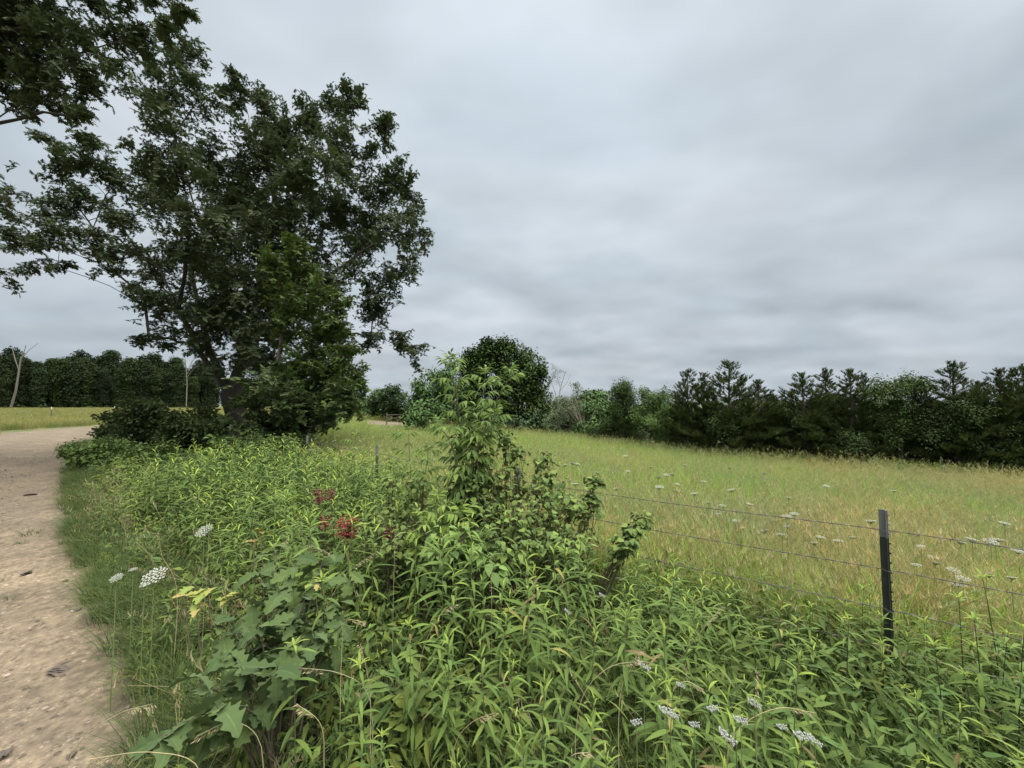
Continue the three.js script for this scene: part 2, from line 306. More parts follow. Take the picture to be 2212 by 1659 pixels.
  while (startOf.length) {
    const [k0, before] = startOf.pop(), pts = [], rs = []; let k = k0;
    if (before !== null) { pts.push(nodes[before].p.clone().sub(O)); rs.push(rad(k0) * 1.25); }
    for (;;) {
      let R = rad(k); if (k === 0) R *= 1.35; else if (nodes[k].limb === 0 && nodes[k].len < 0.8) R *= 1.12;
      pts.push(nodes[k].p.clone().sub(O)); rs.push(R);
      if (!nodes[k].kids.length) break;
      const kids = nodes[k].kids.slice().sort((a, b) => nodes[b].w - nodes[a].w);
      for (const q of kids.slice(1)) startOf.push([q, k]);
      k = kids[0];
    }
    const R0 = rs[before === null ? 0 : 1];
    if (k0 === 0) trunkAcc.tube(pts, rs, o.sides ?? 9, tone);
    else if (R0 > (o.limbMin ?? 0.035)) { const acc = new Acc(); acc.tube(pts, rs, 6, tone); limbsOut.push(acc); }
    else twig.tube(pts, rs, 3, tone);
  }
  part('trunk', trunkAcc.geo(), barkMat, root);
  for (const acc of limbsOut) part('limb', acc.geo(), barkMat, root);
  if (twig.n && !o.noTwigs) { const t = part('twigs', twig.geo(), barkMat, root); t.userData.kind = 'stuff'; }
  if (matsA.length && o.geo) {
    const geos = [].concat(o.geo), per = geos.map(() => [[], []]);
    matsA.forEach((m, k) => { const q = per[k % geos.length]; q[0].push(m); q[1].push(cols[k]); });
    per.forEach(([ms, cs], k) => ms.length && inst('crown', geos[k], o.mat ?? M.crown, ms, cs, root));
  }
  return root;
}
const clumpsAt = (list, depth, seed, spreadZ, extra = 1) => { const r = rngOf(seed), out = []; for (const [px, py, rr, dz] of list) { const z = depth + (dz ?? (r() * 2 - 1) * spreadZ); out.push({ c: P(px, py, z), r: rr * 0.46293 / FOCAL * z * extra }); } return out; };
const onGround = (px, depth) => { const p = P(px, 873, depth); p.y = ground(p.x, p.z); return p; };

const oakTone = col(0.060, 0.086, 0.036), oakBright = col(0.078, 0.120, 0.024);
const sprayOakDark = [sprayOak(1, 9, 0.135, oakTone, 0.24), sprayOak(2, 9, 0.145, oakTone, 0.26)];
{ // the large oak
  const D = 13, base = onGround(516, D); base.y -= 0.1;
  const list = [[324, 194, 58], [405, 135, 42], [428, 216, 46], [360, 279, 58], [517, 196, 42], [508, 160, 24], [553, 230, 38], [630, 285, 56], [702, 256, 52], [765, 228, 36], [819, 288, 36], [800, 336, 30], [720, 320, 56], [540, 324, 56], [607, 382, 70], [702, 382, 62], [855, 387, 42], [891, 432, 36], [810, 436, 56], [855, 486, 52], [905, 517, 30], [877, 585, 42], [787, 540, 52], [819, 630, 50], [720, 472, 56], [607, 472, 76], [495, 427, 72], [405, 382, 58], [315, 369, 52], [202, 333, 40], [112, 310, 30], [157, 373, 42], [252, 396, 42], [171, 450, 46], [99, 459, 36], [252, 472, 46], [337, 450, 52], [27, 490, 36], [45, 540, 36], [22, 594, 30], [126, 517, 40], [126, 580, 28], [202, 526, 40], [234, 576, 28], [279, 553, 42], [337, 598, 46], [405, 540, 56], [450, 630, 70], [315, 643, 36], [562, 585, 76], [360, 680, 52], [324, 735, 26], [382, 740, 28], [450, 702, 56], [540, 680, 66], [810, 680, 36], [855, 743, 36], [895, 770, 30], [801, 734, 24], [742, 725, 32], [675, 560, 60], [740, 610, 50], [650, 660, 56], [620, 740, 44], [480, 560, 60], [560, 480, 60], [460, 330, 50], [585, 300, 44], [440, 755, 30], [545, 765, 36], [500, 725, 40], [585, 790, 34], [470, 680, 50], [600, 700, 50]];
  const clumps = clumpsAt(list, D, 31, 2.1, 1.12).concat(clumpsAt([[500, 420, 60], [600, 540, 70], [700, 450, 60], [420, 560, 60], [560, 640, 60], [680, 640, 60], [800, 500, 46], [360, 430, 46]], D + 2.8, 32, 0.8, 1.0), clumpsAt([[520, 500, 64], [620, 600, 60], [640, 420, 60], [430, 470, 56], [520, 620, 56], [468, 790, 30], [520, 745, 38], [440, 735, 28], [548, 800, 32], [495, 690, 40]], D - 1.9, 33, 0.8));
  const top = P(498, 851, D);
  tree({ name: 'oak_tree', label: 'tall dark oak with forked trunk and spreading crown beside the fence', seed: 91, trunk: [base, P(514, 905, D), top, P(520, 792, D + 0.1), P(541, 738, D + 0.2), P(560, 640, D + 0.3), P(585, 500, D + 0.3), P(600, 380, D)], firstFork: 0.22,
    limbs: [[top, P(476, 820, D - 0.2), P(432, 765, D - 0.5), P(405, 700, D - 0.8), P(330, 560, D - 1.0), P(200, 500, D - 1.2)], [P(476, 820, D - 0.2), P(450, 748, D + 0.8), P(415, 600, D + 1), P(400, 420, D + 1), P(380, 290, D + 0.8)], [P(541, 738, D + 0.2), P(640, 640, D + 0.8), P(760, 560, D + 0.6), P(850, 500, D + 0.6)], [P(541, 738, D + 0.2), P(660, 715, D - 1), P(780, 715, D - 1.2), P(870, 750, D - 1.2)]],
    clumps, clumpR: 0.8, twigs: 15, perTwig: 7, geo: sprayOakDark, spray: 1, trunkR: 0.29, tipR: 0.0016, limbMin: 0.03, jitter: 0.5, rise: 0.1, sides: 12, bark: col(0.034, 0.028, 0.023) });
}
{ // the oak whose branches hang into the corner
  const base = V(-16, 0, -5); base.y = ground(-16, -5) - 0.1;
  const list = [[45, 36, 60], [112, 45, 52], [45, 135, 62], [112, 112, 56], [25, 200, 42], [90, 190, 46], [150, 235, 30], [180, 190, 32], [225, 150, 30], [250, 95, 40], [205, 15, 36], [280, 90, 28], [315, 50, 30], [342, 8, 22], [370, 70, 22], [392, 30, 14], [150, 150, 40], [60, 228, 24], [20, 90, 60], [160, 80, 40], [-60, 60, 80], [-70, 180, 70], [-60, -80, 90], [80, -60, 80], [220, -60, 60], [330, -50, 50], [180, 250, 16]];
  const clumps = clumpsAt(list, 7.2, 41, 0.7, 1.2);
  const r = rngOf(8); for (let k = 0; k < 34; k++) { const a = r() * 6.28, q = 2 + r() * 4.5; clumps.push({ c: V(-16 + Math.cos(a) * q, 6 + r() * 6.5, -4.5 + Math.sin(a) * q), r: 1.0 }); }
  tree({ name: 'oak_tree', label: 'oak with leafy branches hanging into the top corner over the road', seed: 92, trunk: [base, V(-15.9, 2.4, -5.1), V(-15.6, 5, -5.4), V(-15.2, 8, -5.6), V(-15, 11, -5.6)], firstFork: 0.35,
    limbs: [[V(-15.6, 5, -5.4), V(-12.6, 7.2, -6.3), V(-10.2, 8.4, -7), V(-8.6, 8.9, -7.2)], [V(-15.6, 5, -5.4), V(-12.8, 6.2, -6.6), V(-9.8, 6.9, -7.2)]],
    clumps, clumpR: 0.5, twigs: 9, perTwig: 7, geo: sprayOakDark, spray: 0.8, jitter: 0.6, trunkR: 0.42, tipR: 0.0012, limbMin: 0.05, rise: -0.1, bark: col(0.03, 0.025, 0.02) });
}
{ // young bright oak in front of the large one
  const D = 10.6, base = onGround(586, D); base.y -= 0.05;
  const list = [[630, 540, 38], [598, 580, 42], [652, 607, 48], [675, 644, 42], [720, 689, 36], [630, 680, 46], [697, 738, 42], [742, 650, 26], [720, 792, 44], [765, 806, 30], [652, 783, 42], [600, 640, 34], [690, 700, 40], [745, 850, 32], [700, 850, 40], [745, 770, 34], [775, 835, 28], [735, 725, 30], [690, 800, 40], [760, 885, 26], [640, 830, 36]];
  tree({ name: 'young_oak', label: 'slim young oak with bright green leaves in front of the large trunk', seed: 93, trunk: [base, P(590, 900, D), P(598, 788, D), P(612, 700, D), P(630, 600, D), P(632, 545, D)], firstFork: 0.35, clumps: clumpsAt(list, D, 51, 0.8, 1.12), clumpR: 0.55, twigs: 13, perTwig: 7, geo: [sprayOak(5, 10, 0.13, oakBright, 0.2)], jitter: 0.5, spray: 0.95, trunkR: 0.075, tipR: 0.004, limbMin: 0.02, bark: col(0.13, 0.11, 0.085) });
  const list2 = [[562, 837, 44], [607, 860, 50], [652, 878, 46], [540, 878, 36], [630, 914, 40], [697, 882, 40], [742, 862, 36], [711, 914, 28], [585, 932, 36], [668, 930, 30], [610, 800, 36], [680, 820, 38], [760, 890, 24], [540, 930, 26], [645, 960, 26], [600, 970, 22]];
  const D2 = 9.9, b2 = onGround(640, D2);
  tree({ name: 'oak_thicket', label: 'low bushy oak sapling hiding the foot of the large trunk', category: 'sapling', seed: 94, trunk: [b2, P(638, 960, D2), P(630, 900, D2), P(615, 850, D2)], firstFork: 0.3, clumps: clumpsAt(list2, D2, 52, 0.7, 1.15), clumpR: 0.45, jitter: 0.5, twigs: 12, perTwig: 7, geo: [sprayOak(6, 10, 0.13, col(0.064, 0.102, 0.028), 0.2)], spray: 0.9, trunkR: 0.05, tipR: 0.004, limbMin: 0.015 });
}
{ // shrubs along the verge, left of the oak
  const dark = sprayLeaf(61, 16, 0.095, col(0.068, 0.104, 0.034), 0.19, 0.40), mid = sprayLeaf(62, 16, 0.095, col(0.086, 0.132, 0.034), 0.19, 0.34);
  const S = [
    ['rounded dark shrub at the road bend', 12.6, 275, [[252, 914, 30], [288, 900, 32], [318, 898, 30], [236, 943, 26], [285, 940, 36], [330, 935, 34], [262, 960, 26], [308, 965, 26]], dark],
    ['dark shrub between the road bend shrub and the oak trunk', 12.2, 400, [[365, 935, 34], [396, 915, 30], [436, 910, 32], [405, 945, 36], [448, 945, 34], [376, 962, 30], [470, 930, 30], [430, 970, 28], [478, 955, 28]], dark],
    ['spreading green bush at the road edge with shoots over the gravel', 9.8, 262, [[200, 985, 26], [232, 1000, 30], [268, 990, 34], [300, 1000, 30], [180, 972, 16], [240, 970, 24], [330, 985, 28], [155, 968, 9]], mid],
    ['green bush in front of the dark shrubs', 9.4, 390, [[350, 985, 30], [390, 990, 32], [430, 990, 30], [370, 1010, 26], [460, 1000, 28], [500, 985, 28], [520, 960, 26], [480, 970, 24]], mid],
    ['leafy bush under the oak by the third far post', 8.6, 600, [[560, 985, 24], [600, 995, 26], [640, 985, 26], [560, 960, 22], [610, 960, 26], [650, 1005, 22], [690, 985, 18]], mid],
  ];
  S.forEach(([label, D, px, list, geo], k) => { const b = onGround(px, D); tree({ name: 'roadside_shrub', label, category: 'shrub', group: 'roadside shrubs near the oak', seed: 200 + k, trunk: [b, b.clone().add(V(0.03, 0.25, 0)), b.clone().add(V(0, 0.5, 0.05))], firstFork: 0.1, clumps: clumpsAt(list, D, 70 + k, 0.7, 1.1), clumpR: 0.42, twigs: 11, perTwig: 7, geo, spray: 0.95, trunkR: 0.035, tipR: 0.003, limbMin: 0.012, step: 0.3 }); });
}
console.log('near trees done');
// ---- the hedgerow
const hedgeZ = (px) => { const t = [[1240, 31], [1300, 28.5], [1400, 25], [1570, 21.5], [1900, 18.6], [2200, 16.6], [2400, 15.6]]; for (let k = 1; k < t.length; k++) if (px <= t[k][0]) return lerp(t[k - 1][1], t[k][1], (px - t[k - 1][0]) / (t[k][0] - t[k - 1][0])); return 15.6; };
const cedarTone = col(0.050, 0.068, 0.023);
const cedarSprays = [sprayCedar(71, 40, 0.5, cedarTone), sprayCedar(72, 40, 0.5, col(0.060, 0.082, 0.026))];
const cedarKinds = [0, 1, 2, 3].map((v) => {
  const r = rngOf(300 + v), H = 5, mats = [], cols = [], limbs = new Acc();
  const wide = [1.25, 1.55, 1.1, 1.45][v];
  for (let y = 0.45, k = 0; y < H - 0.12; y += 0.07, k++) {
    const f = y / H, a = k * 2.4 + r() * 0.9, L = wide * (Math.pow(1 - f, 0.78) * 1.15 + 0.03) * (0.62 + 0.5 * r()) * (f < 0.14 ? 0.75 : f > 0.78 ? 0.72 : 1) * (1 + 0.35 * noise(Math.cos(a) * 1.2 + v * 5, f * 6)), up = 0.10 + 0.5 * f * f;
    const dir = V(Math.cos(a), up, Math.sin(a)), p0 = V(0, y, 0), p1 = p0.clone().addScaledVector(dir, L * 0.6), p2 = p0.clone().addScaledVector(dir, L).add(V(0, 0.12 * L, 0));
    limbs.tube([p0, p1, p2], [0.028 * (1 - f) + 0.008, 0.014, 0.005], 4, barkTone);
    const n = Math.max(4, Math.round(L * 12));
    for (let j = 0; j < n; j++) { const t = 0.3 + 0.72 * (j + r()) / n, q = t < 0.6 ? p0.clone().lerp(p1, t / 0.6) : p1.clone().lerp(p2, (t - 0.6) / 0.4); q.add(V(r() - 0.5, (r() - 0.5) * 0.5, r() - 0.5).multiplyScalar(0.34)); mats.push(mat4(q, -0.1 - up * 0.6 - r() * 0.55, Math.PI / 2 - a + (r() - 0.5) * 1.7, (r() - 0.5) * 1.2, (0.62 + r() * 0.45) * lerp(1, 0.62, sstep(0.55, 0.95, f)))); cols.push(shade(WHITE, r, 0.25, 0.1)); }
  }
  for (let j = 0; j < 10; j++) { mats.push(mat4(V((r() - 0.5) * 0.12, H - 0.65 + j * 0.06, (r() - 0.5) * 0.12), -1.3 + r() * 0.3, r() * 6.28, 0, 0.45 + r() * 0.15)); cols.push(WHITE.clone()); }
  return { H, mats, cols, limbs: limbs.geo(), trunk: new Acc().tube([V(0, -0.1, 0), V(0.02, 1.5, 0), V(-0.02, 3.2, 0.02), V(0, H - 0.1, 0)], [0.11, 0.08, 0.045, 0.008], 7, barkTone).geo() };
});
function cedar(kind, px, py, label, dz = 0, wide = 1) {
  const D = hedgeZ(px) + dz - 0.5, b = onGround(px, D), top = P(px, py, D), k = cedarKinds[kind], s = 1.06 * (top.y - b.y) / k.H;
  const root = thing('cedar_tree', label, 'tree', b, 'cedars of the hedgerow');
  part('trunk', k.trunk, barkMat, root); const l = part('branches', k.limbs, barkMat, root); l.userData.kind = 'stuff';
  for (const g of [0, 1]) inst('crown', cedarSprays[g], M.far, k.mats.filter((_, q) => q % 2 === g), k.cols.filter((_, q) => q % 2 === g), root);
  root.scale.setScalar(s); root.scale.x *= wide * 1.22; root.scale.z *= wide * 1.22; root.rotation.y = px * 1.7;
}
[[1, 1486, 810, 'twin-topped cedar beside the low gap of the hedgerow', 0, 0.9], [0, 1522, 818, 'short cedar between the twin-topped cedar and the tallest cedar', 0.4, 0.85], [1, 1577, 793, 'tallest pointed cedar of the hedgerow', 0, 1.0], [3, 1640, 832, 'cedar on the shoulder of the tallest cedar', 0.2, 1.0], [2, 1668, 860, 'small drooping cedar at the dip in the hedgerow', 0.8, 0.8], [3, 1735, 818, 'full cedar just past the dip in the hedgerow', 0, 1.05], [0, 1785, 812, 'narrow cedar second past the dip in the hedgerow', 0.4, 0.9], [2, 1838, 812, 'cedar with open lower branches showing sky', 0, 0.95], [0, 1868, 822, 'slim cedar beside the one with open lower branches', 0.5, 0.8], [2, 1990, 828, 'cedar behind the broadleaf tree of the hedgerow', 0.6, 0.9], [0, 2062, 800, 'spiky cedar with a tufted pointed top', 0, 1.0], [2, 2112, 838, 'small cedar beside the spiky one', 0.6, 0.8], [3, 2162, 812, 'feathery cedar near the end of the hedgerow', 0, 1.0], [1, 2215, 806, 'cedar cut by the picture edge', 0, 1.0], [0, 2290, 800, 'cedar beyond the picture edge', 0, 1.1]].forEach((a) => cedar(...a));
{
  const g1 = sprayLeaf(81, 34, 0.075, col(0.056, 0.084, 0.027), 0.28, 0.36), g2 = sprayLeaf(82, 34, 0.075, col(0.074, 0.118, 0.034), 0.28, 0.36), g3 = sprayLeaf(83, 34, 0.075, col(0.046, 0.070, 0.026), 0.28, 0.34);
  const S = [
    [1345, [[1345, 838, 22], [1335, 850, 20], [1355, 860, 28], [1340, 885, 34], [1360, 905, 30], [1325, 910, 30]], g1, 'upright broadleaf tree at the near end of the bare brush', 0],
    [1415, [[1400, 860, 26], [1435, 862, 26], [1415, 885, 34], [1380, 890, 28], [1450, 890, 28]], g2, 'rounded light green tree in the low gap of the hedgerow', 0.6],
    [1300, [[1285, 925, 22], [1310, 915, 26], [1340, 930, 26], [1375, 935, 26]], g3, 'dark low bush under the upright broadleaf tree', -1],
    [1440, [[1415, 915, 28], [1450, 900, 32], [1480, 920, 32], [1510, 905, 30], [1440, 945, 28], [1500, 950, 26]], g2, 'spreading bush under the twin-topped cedar', -1.2],
    [1600, [[1550, 915, 32], [1590, 890, 30], [1620, 915, 34], [1660, 905, 34], [1640, 945, 32], [1580, 950, 30], [1690, 935, 30], [1660, 870, 26]], g3, 'broad dark bush under the tallest cedar', -1.1],
    [1740, [[1720, 905, 34], [1755, 880, 30], [1770, 915, 34], [1730, 950, 32], [1790, 955, 30], [1700, 960, 28]], g3, 'dark bush at the dip in the hedgerow', -1],
    [1940, [[1905, 845, 30], [1940, 832, 32], [1975, 845, 30], [1930, 870, 38], [1970, 885, 38], [1900, 890, 34], [1925, 925, 36]], g1, 'broadleaf tree standing among the cedars', -0.4],
    [1900, [[1885, 935, 34], [1850, 950, 32], [1925, 960, 34], [1960, 945, 32]], g3, 'low bush under the broadleaf tree of the hedgerow', -1.2],
    [2080, [[2040, 890, 38], [2085, 880, 40], [2120, 905, 38], [2060, 935, 38], [2105, 950, 36], [2010, 930, 34], [2140, 940, 34]], g3, 'wide leafy bush under the spiky cedar', -1],
    [2190, [[2170, 910, 38], [2205, 890, 38], [2190, 950, 38], [2230, 930, 40], [2165, 980, 34], [2215, 985, 34]], g3, 'dark bush at the picture edge of the hedgerow', -0.9],
  ];
  S.forEach(([px, list0, geo, label, dz], k) => { const list = list0.map(([a, b2, c2]) => [a, b2 < 870 ? b2 : b2 + 8, c2]), D = hedgeZ(px) + (dz < -0.8 ? dz * 0.35 : dz), b = onGround(px, D), top = Math.min(...list.map((l) => l[1])); tree({ name: top < 880 ? 'broadleaf_tree' : 'hedgerow_bush', label, category: top < 880 ? 'tree' : 'bush', group: 'broadleaves of the hedgerow', seed: 400 + k, trunk: [b, b.clone().add(V(0.05, 0.8, 0)), P(px, lerp(873, top, 0.3), D)], firstFork: 0.2, clumps: clumpsAt(list, D, 90 + k, 0.6, 0.88), clumpR: 0.62, twigs: 10, perTwig: 7, jitter: 0.5, geo, mat: M.far, spray: 1.05, trunkR: 0.09, tipR: 0.006, limbMin: 0.02, noTwigs: false }); });
}
// ---- trees behind the meadow
{
  const gd = sprayLeaf(101, 26, 0.18, col(0.052, 0.084, 0.026), 0.42, 0.38), gl = sprayLeaf(102, 18, 0.2, col(0.078, 0.128, 0.044), 0.36, 0.32), gg = sprayLeaf(103, 18, 0.18, col(0.10, 0.135, 0.07), 0.36, 0.26), gb = sprayLeaf(104, 18, 0.22, col(0.046, 0.074, 0.034), 0.4, 0.36);
  const T = (o) => { const b = onGround(o.px, o.D); return tree({ name: o.name ?? 'meadow_tree', label: o.label, category: o.category ?? 'tree', group: o.group, seed: o.seed, trunk: [b, b.clone().add(V(0.1, 1.2, 0)), P(o.px + (o.lean ?? 0), o.ty, o.D)], firstFork: 0.25, clumps: clumpsAt(o.list, o.D, o.seed + 5, o.dz ?? 1.2, 1.05), clumpR: o.cr ?? 1.3, twigs: o.twigs ?? 10, perTwig: o.per ?? 6, geo: o.geo, mat: M.far, jitter: 0.45, spray: o.spray ?? 1.2, trunkR: o.R ?? 0.22, tipR: 0.01, limbMin: 0.05, bark: o.bark }); };
  T({ seed: 501, px: 1090, D: 40, ty: 820, label: 'large round-crowned dark tree behind the meadow', geo: [gd], R: 0.3, list: [[1080, 762, 34], [1040, 775, 36], [1015, 795, 32], [1120, 775, 34], [1150, 795, 28], [1060, 800, 44], [1110, 812, 44], [1145, 830, 38], [1165, 850, 22], [1160, 810, 24], [1020, 830, 40], [1070, 845, 44], [1140, 860, 34], [1000, 860, 36], [1050, 885, 40], [1100, 880, 34], [1000, 895, 30], [1080, 915, 30], [1120, 910, 26], [1095, 752, 22], [1050, 757, 22], [985, 905, 28], [1150, 905, 30], [1030, 915, 28], [1175, 885, 22], [1100, 925, 26]] });
  T({ seed: 502, px: 940, D: 38, ty: 850, label: 'feathery lighter tree beside the large round-crowned tree', geo: [gl], list: [[945, 815, 26], [915, 838, 24], [960, 835, 28], [975, 800, 20], [930, 860, 32], [965, 870, 30], [905, 865, 20], [985, 840, 22], [945, 895, 28]] });
  T({ seed: 503, px: 912, D: 35, ty: 890, name: 'meadow_bush', category: 'bush', label: 'light green round bush at the meadow edge beside the gate', geo: [gl], R: 0.1, cr: 1.0, list: [[895, 885, 20], [925, 880, 22], [945, 895, 22], [905, 905, 22], [935, 910, 20], [885, 905, 16]] });
  T({ seed: 504, px: 852, D: 56, ty: 860, label: 'dark far tree beyond the gate', geo: [gb], list: [[845, 845, 18], [865, 850, 18], [830, 860, 18], [855, 870, 24], [875, 875, 18], [840, 885, 20], [815, 870, 16], [865, 895, 18]] });
  T({ seed: 505, px: 806, D: 58, ty: 870, label: 'pale green far tree between the oak and the gate', geo: [gl], list: [[805, 858, 16], [820, 850, 14], [795, 875, 20], [815, 885, 18], [785, 890, 16]] });
  T({ seed: 506, px: 752, D: 46, ty: 870, label: 'tree half hidden behind the right side of the oak', geo: [gb], list: [[735, 830, 24], [760, 845, 22], [720, 860, 26], [750, 875, 24], [775, 868, 18], [735, 895, 20]] });
  T({ seed: 507, px: 1170, D: 41, ty: 850, label: 'thin airy tree behind the large round-crowned tree', geo: [gg], spray: 0.62, twigs: 7, per: 3, R: 0.14, bark: col(0.14, 0.125, 0.1), list: [[1180, 785, 22], [1200, 800, 18], [1190, 825, 22], [1170, 800, 18], [1165, 880, 24], [1180, 900, 22]] });
  T({ seed: 508, px: 1230, D: 34, ty: 880, name: 'brushy_tree', label: 'grey half-bare brushy tree between the round tree and the hedgerow', geo: [gg], spray: 0.75, twigs: 13, per: 4, R: 0.1, bark: col(0.17, 0.15, 0.12), list: [[1215, 870, 26], [1245, 865, 26], [1265, 880, 24], [1200, 895, 26], [1230, 900, 30], [1260, 910, 28], [1190, 920, 24], [1250, 840, 20]] });
  T({ seed: 509, px: 1288, D: 33, ty: 880, label: 'pale green willowy tree at the start of the hedgerow', geo: [gl], R: 0.1, cr: 1.0, list: [[1285, 862, 20], [1300, 850, 14], [1275, 885, 24], [1300, 885, 22], [1280, 915, 24], [1262, 925, 20]] });
  T({ seed: 510, px: 1180, D: 36, ty: 910, name: 'meadow_bush', category: 'bush', label: 'dark low bush at the foot of the round-crowned tree', geo: [gb], R: 0.08, cr: 0.9, list: [[1130, 920, 20], [1160, 915, 22], [1190, 925, 22], [1090, 925, 18], [1215, 930, 20], [1240, 938, 18], [1050, 918, 20], [1015, 915, 20]] });
  T({ seed: 521, px: 1205, D: 47, ty: 880, label: 'pale far tree filling the gap right of the round-crowned tree', geo: [gg], list: [[1195, 880, 22], [1215, 872, 20], [1235, 882, 20], [1210, 900, 26], [1235, 908, 24], [1185, 905, 22]] });
  T({ seed: 522, px: 1262, D: 46, ty: 880, label: 'pale far tree behind the bare brush', geo: [gl], list: [[1255, 872, 20], [1275, 868, 18], [1265, 892, 26], [1290, 895, 24], [1245, 905, 24], [1270, 915, 24]] });
  T({ seed: 523, px: 1330, D: 42, ty: 880, label: 'far dark tree behind the upright broadleaf tree', geo: [gb], list: [[1320, 872, 20], [1345, 875, 20], [1330, 895, 26], [1360, 900, 24], [1305, 905, 22], [1335, 920, 24]] });
  [[1395, 33], [1460, 30], [1530, 28], [1610, 26], [1690, 25], [1770, 24], [1850, 23], [1930, 22], [2010, 21.5], [2090, 20.5], [2170, 20]].forEach(([px, D], k) => T({ seed: 530 + k, px, D, ty: 905, name: 'backing_bush', category: 'bush', group: 'back row of the hedgerow', label: 'dark bush in the back row of the hedgerow behind the cedars', geo: [gb], R: 0.08, cr: 0.9, spray: 0.85, list: [[px - 22, 895 + (k % 3) * 8, 26], [px + 18, 890 + (k % 2) * 10, 26], [px, 925, 28], [px - 30, 935, 26], [px + 30, 932, 26]] }));
  // the dead tree
  const b = onGround(1206, 35), d = thing('dead_tree', 'bare dead tree with upright grey branches behind the meadow', 'tree', b), acc = new Acc(), L = (pts, r0) => acc.tube(pts.map(([x, y]) => P(x, y, 35).sub(b)), pts.map((_, k) => r0 * (1 - k / pts.length * 0.85)), 5, col(0.26, 0.235, 0.2));
  L([[1206, 945], [1205, 880], [1210, 840], [1222, 802]], 0.07); L([[1206, 870], [1196, 838], [1185, 815]], 0.035); L([[1209, 845], [1226, 825], [1232, 808]], 0.025); L([[1207, 880], [1230, 858], [1262, 838]], 0.03); L([[1205, 895], [1180, 870], [1176, 840]], 0.025); L([[1210, 838], [1205, 818], [1208, 800]], 0.015);
  part('trunk', acc.geo(), barkMat, d);
  const m = onGround(1262, 32), d2 = thing('dead_tree', 'small fan of bare pale branches in the brush', 'tree', m), a2 = new Acc(), r = rngOf(12);
  for (let k = 0; k < 26; k++) { const tx = 1225 + r() * 75, ty = 838 + r() * 40 + Math.abs(tx - 1258) * 0.4; a2.tube([P(1262, 935, 32), P(lerp(1262, tx, 0.5) + (r() - 0.5) * 8, lerp(930, ty, 0.55), 32 + r() - 0.5), P(tx, ty, 32 + (r() - 0.5) * 2)].map((p) => p.sub(m)), [0.04, 0.018, 0.006], 4, col(0.24, 0.21, 0.17)); }
  part('branches', a2.geo(), barkMat, d2);
}
console.log('hedgerow done');
